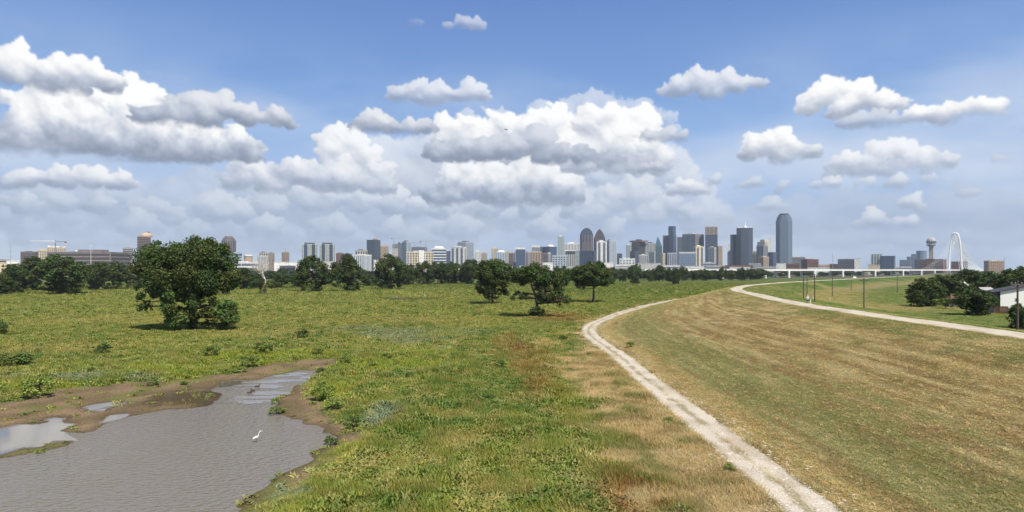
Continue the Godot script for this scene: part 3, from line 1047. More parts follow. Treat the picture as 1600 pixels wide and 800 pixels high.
func make_buildings() -> void:
	M.city_noise = noise_tex(0.02, 0.86, 1.1, 256, 31, 4)
	# beyond the left trees
	block("warehouse", -6, 9, 411, 900, "plain", "cream", "dark", "low cream warehouse at the very left edge of the skyline", 1.0, "flat", "warehouse")
	block("warehouse", -10, 15, 406, 1350, "thick", "grey", "dark", "dark flat-roofed warehouse behind the cream one at left", 1.0, "flat", "warehouse")
	block("warehouse", 10, 31, 408, 1200, "plain", "white", "dark", "low white-roofed shed beside the tall power mast", 1.0, "flat", "warehouse")
	block("office_block", 32, 59, 394, 1500, "bands", "mauve", "brown", "purplish brown block left of the ornate cream building", 0.85, "mauve")
	var o := block("ornate_building", 58, 76, 391, 1700, "grid", "cream", "dark", "small cream arched wing of the ornate building under the white crane", 1.0, "cream")
	o = block("ornate_building", 74, 103, 387, 1720, "grid", "cream", "dark", "ornate cream building with stepped gables under the white crane", 1.0, "white")
	var h := gh(387, 1720)
	for k in 3:
		part("gable", box(Vector3(-20 + k * 16, h, 8), Vector3(-12 + k * 16, h + 5 - k, 14)), wall_mat("white"), o)
	o = block("exhibition_hall", 75, 206, 395, 1400, "thick", "wide", "brown", "very long grey-brown box building behind the left trees", 0.74, "wide", "hall")
	h = gh(395, 1400)
	part("rooftop_unit", box(Vector3(-18, h, -10), Vector3(36, h + 7, 14)), wall_mat("mauve"), o)
	part("rooftop_unit", box(Vector3(-26, h, 0), Vector3(-20, h + 6, 10)), wall_mat("white"), o)
	block("office_block", 192, 208, 388, 1650, "bands", "grey", "slate", "grey block just left of the big oak's crown", 1.0, "grey")
	# hotel with the tan dome behind the big oak
	o = site("domed_hotel", 214, 344, 1900, "brown hotel with a tan dome showing above the big oak", "hotel")
	dressed(o, rect(34, 34, -92, 0), -1, gh(371, 1900), "bands", "brown", "dark", "tower")
	var st := start()
	add_lathe(st, [Vector2(17, 0), Vector2(16.5, 4), Vector2(14, 8), Vector2(9, 11.5), Vector2(0.1, 13)], 16, Vector3(-86, gh(371, 1900), 0))
	part("dome", st.commit(), wall_mat("tan"), o)
	part("rooftop_unit", box(Vector3(-84, gh(371, 1900) + 12, -3), Vector3(-76, gh(371, 1900) + 15, 3)), wall_mat("roof"), o)
	dressed(o, rect(180, 40, 20, 0), -1, gh(404, 1900), "bands", "brown", "dark", "wing")
	st = start()
	var y0 := gh(404, 1900)
	var y1 := gh(385, 1900)
	for z in [-20.0, 20.0]:
		var a := Vector3(70, y0, z); var b := Vector3(70, y1, z); var c := Vector3(108, y0, z)
		if z > 0: tri(st, a, b, c)
		else: tri(st, a, c, b)
	quad(st, Vector3(70, y1, 20), Vector3(70, y1, -20), Vector3(108, y0, -20), Vector3(108, y0, 20))
	quad(st, Vector3(70, y0, -20), Vector3(70, y1, -20), Vector3(70, y1, 20), Vector3(70, y0, 20))
	part("sloped_roof", st.commit(), wall_mat("grey"), o)
	# dark tower with chamfered shoulders
	o = site("office_tower", 347, 368, 2200, "dark plum tower with chamfered shoulders right of the big oak", "tower")
	var w := 47.0
	dressed(o, chamfered(w, w, 12), -1, gh(375, 2200), "ribs", "mauve", "slate", "shaft")
	dressed(o, chamfered(w * 0.82, w * 0.82, 10), gh(375, 2200), gh(372, 2200), "ribs", "mauve", "slate", "shoulder")
	dressed(o, chamfered(w * 0.6, w * 0.6, 8), gh(372, 2200), gh(369.5, 2200), "plain", "mauve", "slate", "crown_block")
	block("office_block", 354, 378, 395.5, 2000, "thick", "frame", "teal", "low blue-green glass block in front of the plum tower", 0.8, "white")
	block("parking_garage", 358, 403, 410, 1600, "thick", "white", "grey", "long white parking garage with dark bands right of the big oak", 1.0, "white", "garage")
	o = site("round_building", 381, 395, 1900, "small round tan building with a white cap above the white garage", "building")
	dressed(o, round_plan(13), -1, gh(400.5, 1900), "ribs", "tan", "brown", "wall")
	dressed(o, round_plan(14.5), gh(400.5, 1900), gh(398, 1900), "plain", "white", "dark", "cap_ring")
	block("apartment_tower", 402, 419, 400, 1950, "grid", "pale", "grey", "pale grey apartment block above the dead tree's left branches", 1.0, "tan")
	block("apartment_tower", 405, 418, 395, 2150, "ribs", "concrete", "dark", "concrete block with dark roof boxes above the dead tree", 1.0, "dark")
	block("apartment_tower", 418, 429, 396, 2100, "grid", "tan", "grey", "brownish apartment block above the dead tree's right branches", 0.6, "mauve")
	o = block("office_tower", 440, 452, 394.5, 2100, "grid", "tan", "brown", "slim tan tower with a roof antenna left of the twin striped towers", 0.7, "flat", "tower")
	mast_part(o, "antenna", gh(394.5, 2100), gh(387, 2100), 0.9)
	block("warehouse", 429, 482, 410.5, 1500, "plain", "white", "dark", "long low white roof between the dead tree and the twin towers", 1.0, "flat", "warehouse")
	block("office_block", 437, 461, 416, 1250, "thick", "slate", "dark", "low dark glass block under the long white roof", 1.0, "flat")
	# twin towers with alternating pale and dark strips
	for k in 2:
		var p := 471.0 + k * 27.5
		o = site("striped_tower", p, p + 25.5, 2000, "left of two twin pale towers with dark glass strips" if k == 0 else "right of two twin pale towers with dark glass strips", "tower")
		h = gh(381.5, 2000)
		dressed(o, rect(48, 30), -1, h, "grid", "green", "grey", "wall")
		st = start()
		panes(st, Vector2(-24, 15), Vector2(24, 15), 2, h - 1, 2, 1, 0.42, 1.0, 0.9)
		part("glass_strip", st.commit(), glass_mat("slate"), o)
		part("penthouse", box(Vector3(-16, h, -9), Vector3(16, h + 4.5, 9)), wall_mat("dark"), o)
	block("office_block", 525, 537, 396, 2350, "bands", "brick", "dark", "low reddish block just right of the twin striped towers", 1.0, "brown")
	block("office_block", 536, 551, 397, 2300, "bands", "slate", "dark", "low dark block between the reddish block and the white ribbed one", 1.0, "dark")
	block("hotel", 549, 581, 398.5, 1700, "ribs", "white", "pale", "bright white ribbed building behind the tree pair", 0.62, "white", "hotel")
	block("office_block", 555, 574, 391.5, 1800, "ribs", "concrete", "dark", "concrete block with roof columns behind the white ribbed building", 1.0, "dark")
	o = block("glass_tower", 573, 594.5, 375.5, 2300, "glass", "slate", "slate", "tall dark slate glass tower right of the white ribbed building", 0.55, "flat", "tower")
	part("penthouse", box(Vector3(2, gh(375.5, 2300), -8), Vector3(14, gh(372.8, 2300), 8)), wall_mat("grey"), o)
	block("apartment_tower", 594, 607, 385, 2500, "grid", "tan", "brown", "tan apartment tower beside the tall slate tower", 1.0, "tan", "tower")
	o = block("unfinished_tower", 613, 622, 389, 2500, "plain", "concrete", "dark", "unfinished concrete tower below the first dark crane", 1.0, "flat", "tower")
	dressed(o, rect(22, 20), gh(389, 2500) + 1.3, gh(381, 2500), "bands", "grey", "dark", "open_frame")
	block("office_tower", 620, 628, 381, 2600, "ribs", "slate", "grey", "narrow slate tower between the unfinished tower and the green glass one", 1.0, "dark", "tower")
	block("glass_tower", 628, 643, 378, 2650, "ribs", "frame", "teal", "green-tinted glass tower with a pale strip behind the cream colonnade building", 0.45, "slate", "tower")
	block("apartment_block", 643, 667, 387, 2750, "grid", "slate", "grey", "blue-grey frame building under the long-armed crane", 1.0, "grey")
	o = block("colonnade_building", 636, 677, 394, 1900, "large", "cream", "slate", "cream building with tall piers in the middle of the tree line", 1.0, "white")
	part("pier", box(Vector3(-4, 0, 10), Vector3(12, gh(391.5, 1900), 34)), wall_mat("white"), o)
	o = block("curved_office", 674, 697, 389, 2000, "thick", "white", "blue", "white building with blue bands and a rounded white crown", 1.0, "flat")
	st = start()
	add_lathe(st, [Vector2(17, 0), Vector2(16.6, 5), Vector2(12, 8.5), Vector2(0.1, 9.2)], 18, Vector3(0, gh(389, 2000), 0))
	part("crown_block", st.commit(), wall_mat("white"), o)
	block("office_block", 696, 705, 392.5, 2050, "thick", "slate", "blue", "small blue wing beside the building with the rounded white crown", 1.0, "white")
	block("apartment_tower", 704, 728.5, 386.5, 1900, "wideribs", "white", "grey", "white tower with grey stripes left of the lattice glass tower", 0.85, "white", "tower")
	block("glass_tower", 715, 740, 379, 2300, "grid", "frame", "slate", "lattice-like glass tower behind the white striped tower", 0.5, "slate", "tower")
	block("office_block", 742, 752, 393, 2500, "grid", "white", "grey", "small white-topped block right of the lattice glass tower", 1.0, "white")
	block("apartment_block", 752, 761, 396, 2600, "grid", "tan", "grey", "small tan block left of the cream tower", 1.0, "tan")
	block("apartment_tower", 768, 778.5, 388, 2650, "grid", "cream", "grey", "narrow cream tower above the dense meadow oak", 1.0, "cream", "tower")
	o = block("arched_office", 775, 791, 394.5, 2500, "ribs", "frame", "pale", "pale building with a white arched top beside the cream tower", 1.0, "flat")
	st = start()
	add_lathe(st, [Vector2(17, 0), Vector2(15, 4), Vector2(9, 8), Vector2(0.1, 9.5)], 14, Vector3(0, gh(394.5, 2500), 0))
	part("crown_block", st.commit(), wall_mat("white"), o)
	block("apartment_tower", 789, 796, 393, 2700, "grid", "cream", "grey", "sliver of a cream tower right of the white arched top", 1.0, "cream", "tower")
	block("office_block", 795, 804, 396, 2650, "bands", "brown", "dark", "short brown block left of the dark blue tower", 1.0, "tan")
	block("office_tower", 802, 808, 395, 2450, "ribs", "grey", "slate", "grey side wing of the dark blue tower with the white roof", 1.0, "grey", "tower")
	o = block("glass_tower", 806, 820.5, 390.5, 2400, "glass", "slate", "blue", "dark blue glass tower under a white roof slab", 1.0, "flat", "tower")
	part("roof_slab", box(Vector3(-20, gh(390.5, 2400) + 2, -14), Vector3(16, gh(387, 2400), 14)), wall_mat("white"), o)
	block("office_block", 819, 826, 394, 2500, "ribs", "grey", "dark", "grey block between the dark blue tower and the brown ribbed one", 1.0, "grey")
	block("ribbed_tower", 827, 847, 394, 2300, "ribs", "tan", "brown", "brown ribbed tower with pale edges above the leaning oak", 1.0, "pale", "tower")
	o = block("office_tower", 831, 844, 386.5, 2700, "bands", "green", "slate", "grey-green tower with a white roof slab behind the brown ribbed one", 1.0, "flat", "tower")
	part("roof_slab", box(Vector3(-19, gh(386.5, 2700) + 2, -14), Vector3(19, gh(383.8, 2700), 14)), wall_mat("white"), o)
	block("glass_tower", 839, 849, 386.5, 2750, "glass", "slate", "blue", "narrow blue glass tower behind the brown ribbed tower's edge", 1.0, "slate", "tower")
	o = block("glass_tower", 848.5, 870, 386, 2720, "glass", "slate", "blue", "wide blue glass tower with a curved white roof", 0.45, "flat", "tower")
	st = start()
	add_lathe(st, [Vector2(16, 0), Vector2(14, 6), Vector2(8, 9.5), Vector2(0.1, 11)], 14, Vector3(4, gh(386, 2720), 0))
	part("roof_shell", st.commit(), wall_mat("white"), o)
	block("office_block", 846, 856, 396.5, 2350, "bands", "mauve", "dark", "mauve block right of the brown ribbed tower", 1.0, "mauve")
	block("office_block", 855, 861, 395.5, 2380, "ribs", "pale", "grey", "slim grey block beside the mauve one", 1.0, "pale")
	block("grid_office", 863, 888, 399.5, 1900, "large", "frame", "slate", "pale building with a bold grid of square dark windows", 1.0, "flat")
	block("slim_tower", 871.5, 881.5, 370, 2850, "grid", "green", "pale", "very slim pale tower with a white top left of the brown vaulted tower", 1.0, "white", "tower")
	block("apartment_tower", 882, 905, 381, 2600, "ribs", "white", "grey", "white ribbed tower left of the brown vaulted tower", 1.0, "white", "tower")
	o = block("ribbed_tower", 884, 898.5, 393, 2300, "ribs", "pale", "brown", "reddish ribbed tower under a wide white cornice", 1.0, "flat", "tower")
	part("cornice", box(Vector3(-21, gh(393, 2300) + 1.5, -16), Vector3(21, gh(391, 2300), 20)), wall_mat("white"), o)
	block("apartment_tower", 898, 906.5, 391, 2350, "bands", "green", "pale", "pale green slab between the reddish ribbed tower and the blue block", 1.0, "pale", "tower")
	# barrel-vaulted tower and pointed-vault tower
	o = site("vaulted_tower", 906, 927, 2900, "tall brown tower with a rounded barrel-vault top", "tower")
	w = 62.0
	h = gh(368, 2900)
	dressed(o, chamfered(w, w, 9), -1, h, "ribs", "brown", "slate", "shaft")
	st = start()
	vault(st, w * 0.5, w * 0.48, h, gh(356.8, 2900) - h, 1.9)
	part("vault", st.commit(), glass_mat("slate"), o)
	st = start()
	panes(st, Vector2(-w * 0.5 + 10, w * 0.5 + 0.2), Vector2(w * 0.5 - 10, w * 0.5 + 0.2), h - 32, h, 3, 1, 0.45, 1.0, 0.6)
	part("arched_glazing", st.commit(), glass_mat("slate"), o)
	block("glass_block", 905.5, 931, 392.5, 2100, "glass", "slate", "blue", "dark blue glass block in front of the brown vaulted tower", 0.9, "flat")
	o = site("vaulted_tower", 927.5, 946, 3000, "dark tower with a pointed arched top behind the white apartments", "tower")
	w = 56.0
	h = gh(374, 3000)
	dressed(o, chamfered(w, w, 8), -1, h, "ribs", "slate", "dark", "shaft")
	st = start()
	vault(st, w * 0.5, w * 0.48, h, gh(358.5, 3000) - h, 1.45)
	part("vault", st.commit(), glass_mat("brown"), o)
	block("apartment_tower", 932.5, 948, 378, 2200, "wideribs", "white", "grey", "white apartment tower in front of the dark pointed tower", 1.0, "white", "tower")
	block("apartment_tower", 946, 963, 376.5, 2250, "grid", "frame", "grey", "grey-blue apartment slab right of the dark pointed tower", 0.35, "grey", "tower")
	block("office_block", 964, 972, 396.5, 2600, "bands", "slate", "dark", "small dark block alone right of the grey-blue slab", 1.0, "flat")
	block("office_block", 968, 992, 404.5, 1700, "large", "white", "pale", "low white building with framed bays above the roundish far tree", 1.0, "white")
	block("apartment_tower", 978, 987, 383, 2800, "grid", "green", "pale", "pale tower left of the dark cross-topped tower", 1.0, "white", "tower")
	o = block("capped_tower", 987, 1008, 379, 2700, "glass", "mauve", "dark", "dark glass tower under an overhanging brown cap", 0.5, "flat", "tower")
	part("cap_slab", box(Vector3(-31, gh(379, 2700) + 1.5, -30), Vector3(31, gh(376, 2700), 24)), wall_mat("brown"), o)
	part("penthouse", box(Vector3(-8, gh(376, 2700), -10), Vector3(12, gh(374, 2700), 8)), wall_mat("brick"), o)
	block("glass_block", 984.5, 998.5, 393, 2400, "glass", "slate", "slate", "slate glass block at the foot of the brown-capped tower", 0.5, "flat")
	block("ribbed_tower", 1008, 1024, 380.5, 2720, "ribs", "pale", "grey", "pale ribbed tower between the brown-capped tower and the pointed teal one", 1.0, "dark", "tower")
	block("office_block", 998.5, 1013.5, 398.5, 2200, "ribs", "pale", "grey", "pale low block with thin piers below the ribbed tower", 1.0, "white")
	block("apartment_tower", 1013, 1024, 394, 2300, "grid", "pale", "grey", "pinkish pale tower left of the pointed teal tower's foot", 0.85, "flat", "tower")
	# pointed prism
	o = site("pointed_tower", 1023.5, 1034.5, 2900, "teal glass prism tower rising to a sharp point", "tower")
	dressed(o, rect(32, 32), -1, gh(385, 2900), "glass", "slate", "teal", "shaft")
	st = start()
	var hh := gh(385, 2900)
	var tip := Vector3(-4, gh(369, 2900), 0)
	var q := [Vector3(-16, hh, 16), Vector3(16, hh, 16), Vector3(16, hh, -16), Vector3(-16, hh, -16)]
	for k in 4:
		tri(st, q[k], tip, q[(k + 1) % 4])
	part("spire", st.commit(), glass_mat("teal"), o)
	block("office_tower", 1036, 1048, 368.5, 3000, "ribs", "brown", "slate", "brown ribbed tower with the blue needle-like tower at its side", 1.0, "flat", "tower")
	o = block("glass_tower", 1045, 1057, 368.5, 2950, "glass", "slate", "blue", "blue glass tower whose slim upper shaft rises high above its neighbours", 0.6, "flat", "tower")
	dressed(o, rect(27, 24, -3, 0), gh(368.5, 2950) + 0.5, gh(353.5, 2950), "glass", "slate", "blue", "upper_shaft")
	block("office_tower", 1058, 1067, 371, 3050, "bands", "slate", "grey", "grey-blue slab left of the broad grey tower", 1.0, "flat", "tower")
	o = block("broad_tower", 1066, 1100, 366.5, 2900, "ribs", "grey", "slate", "broad grey tower with a brownish right side and a white roof edge", 0.6, "flat", "tower")
	part("roof_slab", box(Vector3(-42, gh(366.5, 2900) + 1.5, -10), Vector3(6, gh(364.3, 2900), 10)), wall_mat("white"), o)
	mast_part(o, "antenna", gh(364.3, 2900), gh(358, 2900), 0.8, Vector3(-10, 0, 0))
	block("apartment_tower", 1031, 1039.5, 396, 2200, "grid", "cream", "grey", "short cream tower at the foot of the brown ribbed tower", 0.55, "flat", "tower")
	block("apartment_tower", 1043, 1057.5, 395.5, 2250, "ribs", "frame", "slate", "short blue-grey ribbed tower left of the framed glass block", 1.0, "flat", "tower")
	o = block("framed_glass_block", 1061, 1087, 394.5, 2000, "plain", "white", "pale", "white-framed block with one big pale glass front", 1.0, "flat")
	st = start()
	h = gh(394.5, 2000)
	panes(st, Vector2(-27, 22), Vector2(27, 22), 2, h - 3, 8, 7, 0.96, 0.95, 0.5)
	part("glass_front", st.commit(), glass_mat("pale"), o, "stuff")
	block("apartment_tower", 1083, 1100, 385.5, 2100, "wideribs", "cream", "grey", "cream tower with notched dark top in front of the broad grey tower", 0.25, "white", "tower")
	# tower with an open crown
	o = block("crowned_tower", 1102, 1121, 367, 2850, "glass", "slate", "slate", "slate tower topped by a tall pale colonnaded crown", 1.0, "flat", "tower")
	dressed(o, rect(54, 44), gh(367, 2850) + 1.5, gh(354.5, 2850), "ribs", "tan", "slate", "colonnaded_crown")
	block("apartment_tower", 1106, 1119, 387, 2200, "ribs", "cream", "pale", "cream-green tower below the crowned tower", 0.8, "white", "tower")
	block("glass_tower", 1114, 1123, 385.5, 2350, "glass", "slate", "blue", "narrow dark blue tower between the cream-green and tan towers", 1.0, "flat", "tower")
	block("apartment_tower", 1121, 1129, 384.5, 2300, "grid", "tan", "brown", "slim tan tower at the right foot of the crowned tower", 0.2, "flat", "tower")
	block("office_block", 1098.5, 1119, 411, 1700, "bands", "frame", "slate", "low blue-grey block behind the tree line below the crowned tower", 1.0, "white")
	o = block("stepped_tower", 1136.5, 1141.5, 392, 3000, "plain", "white", "grey", "slim white stepped tower left of the dark slab", 1.0, "flat", "tower")
	part("upper_step", box(Vector3(-5, gh(392, 3000), -6), Vector3(5, gh(381, 3000), 6)), wall_mat("white"), o)
	block("glass_tower", 1141, 1151.5, 367, 2950, "glass", "slate", "slate", "dark glass slab touching the tower with white pinnacles", 0.4, "flat", "tower")
	# octagonal tower with white pinnacles
	o = site("pinnacled_tower", 1151, 1176, 2900, "dark glass tower crowned by white pinnacles and a spire", "tower")
	w = 72.0
	h = gh(356.5, 2900)
	dressed(o, chamfered(w, w, 20), -1, h, "glass", "slate", "slate", "shaft")
	for k in 5:
		st = start()
		var r := 4.0 if k < 4 else 9.0
		var t := 9.0 if k < 4 else 33.0
		var at := Vector3([-24.0, -12.0, 14.0, 26.0, 2.0][k], h, [10.0, 20.0, 20.0, 8.0, 0.0][k])
		add_lathe(st, [Vector2(r, 0), Vector2(r * 0.8, t * 0.25), Vector2(r * 0.3, t * 0.32), Vector2(r * 0.22, t * 0.8), Vector2(0.05, t)], 8, at)
		part("pinnacle" if k < 4 else "spire", st.commit(), M.white, o)
	o = block("stepped_office", 1182, 1200, 384, 2700, "ribs", "grey", "slate", "grey ribbed tower with tan stepped top left of the tallest tower", 0.6, "flat", "tower")
	part("upper_step", box(Vector3(-18, gh(384, 2700), -12), Vector3(18, gh(378, 2700), 10)), wall_mat("concrete"), o)
	part("upper_step", box(Vector3(-6, gh(378, 2700), -10), Vector3(16, gh(374.5, 2700), 8)), wall_mat("cream"), o)
	block("office_tower", 1199, 1206.5, 373, 2800, "plain", "white", "dark", "narrow white slab left of the tallest tower", 1.0, "flat", "tower")
	block("apartment_block", 1184, 1201.5, 401.5, 2300, "grid", "tan", "brown", "tan brick block at the foot of the grey stepped tower", 0.5, "white")
	block("glass_block", 1199.5, 1213.5, 394.5, 2600, "glass", "slate", "blue", "dark blue block touching the tallest tower on its left", 0.6, "flat")
	block("apartment_block", 1176, 1182.5, 393, 2750, "grid", "cream", "grey", "small cream block right of the tower with white pinnacles", 1.0, "flat")
	# tallest tower
	o = site("tall_glass_tower", 1212.5, 1237.5, 2900, "tallest tower of the skyline, blue glass with notched shoulders", "tower")
	w = 70.0
	dressed(o, chamfered(w, w, 17), -1, gh(345, 2900), "fins", "slate", "pale", "shaft")
	dressed(o, chamfered(w * 0.9, w * 0.9, 17), gh(345, 2900), gh(340, 2900), "fins", "slate", "pale", "shoulder")
	dressed(o, chamfered(w * 0.76, w * 0.76, 15), gh(340, 2900), gh(336.5, 2900), "fins", "slate", "pale", "shoulder")
	dressed(o, chamfered(w * 0.58, w * 0.58, 12), gh(336.5, 2900), gh(334, 2900), "plain", "dark", "dark", "crown_block")
	# low buildings along the foot of the skyline
	block("row_block", 1128, 1176, 415, 1900, "bands", "brick", "dark", "long low red-brick block under the tower with white pinnacles", 1.0, "flat")
	block("row_block", 1170, 1189, 412, 2000, "bands", "pale", "grey", "low grey block between the brick block and the tan one", 1.0, "flat")
	block("row_block", 1213, 1228, 412, 1700, "plain", "white", "grey", "small white box at the foot of the tallest tower", 1.0, "flat")
	block("row_block", 1228, 1249, 412.5, 2000, "bands", "brick", "dark", "low brick block right of the tallest tower's foot", 1.0, "tan")
	block("row_block", 1237, 1258, 402, 2400, "bands", "concrete", "slate", "concrete block with a white top floor right of the tallest tower", 1.0, "white")
	block("row_block", 1252, 1279, 405.5, 2100, "bands", "brick", "dark", "wide red-brick warehouse right of the concrete block", 0.35, "brick")
	block("row_block", 1279, 1296, 414, 1900, "grid", "tan", "brown", "small tan house-like block left of the thin radio mast", 1.0, "flat")
	block("row_block", 1309, 1337, 405.5, 2000, "bands", "mauve", "slate", "mauve banded block joined to the bright white block", 1.0, "pale")
	block("row_block", 1335, 1344.5, 404, 1950, "plain", "white", "grey", "bright white windowless block above the low bridge", 1.0, "flat")
	block("row_block", 1296, 1312, 413, 2100, "bands", "brick", "dark", "low brick block right of the thin radio mast", 1.0, "flat")
	block("office_block", 1361, 1378, 397.5, 1950, "ribs", "pale", "grey", "pale building with a bold sign-like roof edge joined to a blue glass box", 1.0, "flat")
	block("glass_block", 1377, 1398.5, 400.5, 1930, "glass", "slate", "blue", "blue glass box right of the pale building above the bridge", 1.0, "flat")
	block("row_block", 1356, 1375, 414, 1750, "plain", "cream", "grey", "low cream gabled house in front of the pale building above the bridge", 1.0, "flat")
	# stepped glass hotel and brick row
	o = site("stepped_hotel", 1408, 1448, 2500, "stepped blue-grey glass hotel left of the ball-topped tower", "hotel")
	dressed(o, round_plan(19, 12).map(func(v: Vector2) -> Vector2: return v + Vector2(26, 0)), -1, gh(392, 2500), "glass", "slate", "pale", "tower")
	dressed(o, rect(24, 30, 3, 0), -1, gh(397, 2500), "glass", "slate", "pale", "tower")
	dressed(o, rect(22, 30, -13, 2), -1, gh(401, 2500), "glass", "slate", "pale", "wing")
	dressed(o, rect(26, 34, -36, 2), -1, gh(406, 2500), "glass", "slate", "pale", "wing")
	block("brick_block", 1429, 1447, 406, 2150, "grid", "mauve", "dark", "dusky brick block in front of the stepped glass hotel", 1.0, "flat")
	block("brick_block", 1446, 1460, 405, 2100, "grid", "brick", "dark", "pink brick block below the ball-topped tower", 1.0, "tan")
	block("brick_block", 1460, 1479, 405.5, 2120, "grid", "brick", "dark", "long pink brick block left of the white arch", 0.7, "brick")
	block("brick_block", 1486, 1512, 409, 2400, "grid", "brick", "dark", "dull brick block seen through the white arch's legs", 1.0, "flat")
	block("apartment_block", 1537, 1568.5, 408, 1600, "grid", "tan", "brown", "tan apartment block above the trees right of the white arch", 0.25, "white")
	# pale roofs just above the tree tops
	var pale := [[790, 801, 415, 1500], [812, 822, 416, 1480], [848, 864, 411, 1450], [884, 918, 417, 1400], [940, 958, 411, 1500], [962, 990, 414, 1420], [992, 1032, 412, 1500], [1034, 1062, 415, 1450], [1068, 1100, 416.5, 1400], [1104, 1132, 415.5, 1480], [1140, 1172, 418, 1420], [480, 500, 411, 1450], [505, 522, 409, 1500], [604, 614, 403, 1700], [584, 600, 407, 1450], [1180, 1212, 417, 1650], [1262, 1296, 418.5, 1900], [1400, 1424, 417, 1800]]
	var where := ["just right of the dense meadow oak's top", "left of the leaning oak's top", "above the leaning oak's crown", "between the two open meadow oaks", "behind the umbrella-shaped oak", "above the first small far oak", "left of the pointed teal tower's foot", "below the short blue-grey ribbed tower", "below the white-framed glass front", "below the slim tan tower", "left of the bridge's first pier", "in the gap below the left striped tower", "in the gap below the right striped tower", "left of the unfinished tower", "below the tall slate tower", "beside the small white box at the tallest tower", "below the thin radio mast", "left of the ball-topped tower"]
	for k in pale.size():
		var p: Array = pale[k]
		block("low_building", p[0], p[1], p[2], p[3], "bands" if k % 2 else "plain", "white" if k % 3 else "pale", "grey", "low pale-roofed building " + where[k], 1.0, "flat")
	# tower with a ball on top
	o = site("ball_tower", 1448, 1462, 2500, "slim concrete tower with a round lattice ball on top", "tower")
	h = gh(384, 2500)
	for k in 3:
		var a := TAU * k / 3 + 0.5
		st = start()
		add_tube(st, [Vector3(cos(a) * 6, -1, sin(a) * 6), Vector3(cos(a) * 6, h, sin(a) * 6)], [2.6, 2.6], 8)
		part("outer_shaft", st.commit(), wall_mat("tan"), o)
	st = start()
	add_tube(st, [Vector3(0, -1, 0), Vector3(0, h, 0)], [5, 5], 10)
	part("core_shaft", st.commit(), wall_mat("concrete"), o)
	st = start()
	add_lathe(st, [Vector2(8, -4), Vector2(16, 2), Vector2(16.5, 5), Vector2(14.5, 6)], 18, Vector3(0, h, 0))
	part("deck_ring", st.commit(), wall_mat("grey"), o)
	st = start()
	add_lathe(st, [Vector2(14.6, 8), Vector2(16.4, 13), Vector2(16.8, 19), Vector2(14.5, 26), Vector2(10, 31), Vector2(4, 33.8), Vector2(0.1, 34.4)], 18, Vector3(0, h, 0))
	part("lattice_ball", st.commit(), wall_mat("concrete"), o)
	st = start()
	panes_round(st, 17.2, h + 9, h + 20, 14)
	part("window_ring", st.commit(), glass_mat("slate"), o, "stuff")

func panes_round(st: SurfaceTool, r: float, y0: float, y1: float, n: int) -> void:
	for k in n:
		var a := TAU * k / n
		var b := TAU * (k + 0.6) / n
		panes(st, Vector2(cos(b) * r * 0.98, sin(b) * r * 0.98), Vector2(cos(a) * r * 0.98, sin(a) * r * 0.98), y0, y1, 1, 2, 1.0, 0.7, 0.4)

func vault(st: SurfaceTool, half: float, deep: float, y: float, rise: float, power: float) -> void:
	# a vault across x with its ends facing front and back, and the same arch seen from the side
	var n := 14
	var ring := []
	for k in n + 1:
		var t := float(k) / n
		var s := -1.0 + 2.0 * t
		ring.append(Vector2(s * half, y + rise * pow(maxf(0.0, 1.0 - pow(absf(s), power)), 0.62 if power > 1.5 else 0.8)))
	for k in n:
		var a: Vector2 = ring[k]
		var b: Vector2 = ring[k + 1]
		quad(st, Vector3(a.x, a.y, deep), Vector3(a.x, a.y, -deep), Vector3(b.x, b.y, -deep), Vector3(b.x, b.y, deep))
		quad(st, Vector3(a.x, y - 0.5, deep), Vector3(a.x, a.y, deep), Vector3(b.x, b.y, deep), Vector3(b.x, y - 0.5, deep))
		quad(st, Vector3(b.x, y - 0.5, -deep), Vector3(b.x, b.y, -deep), Vector3(a.x, a.y, -deep), Vector3(a.x, y - 0.5, -deep))

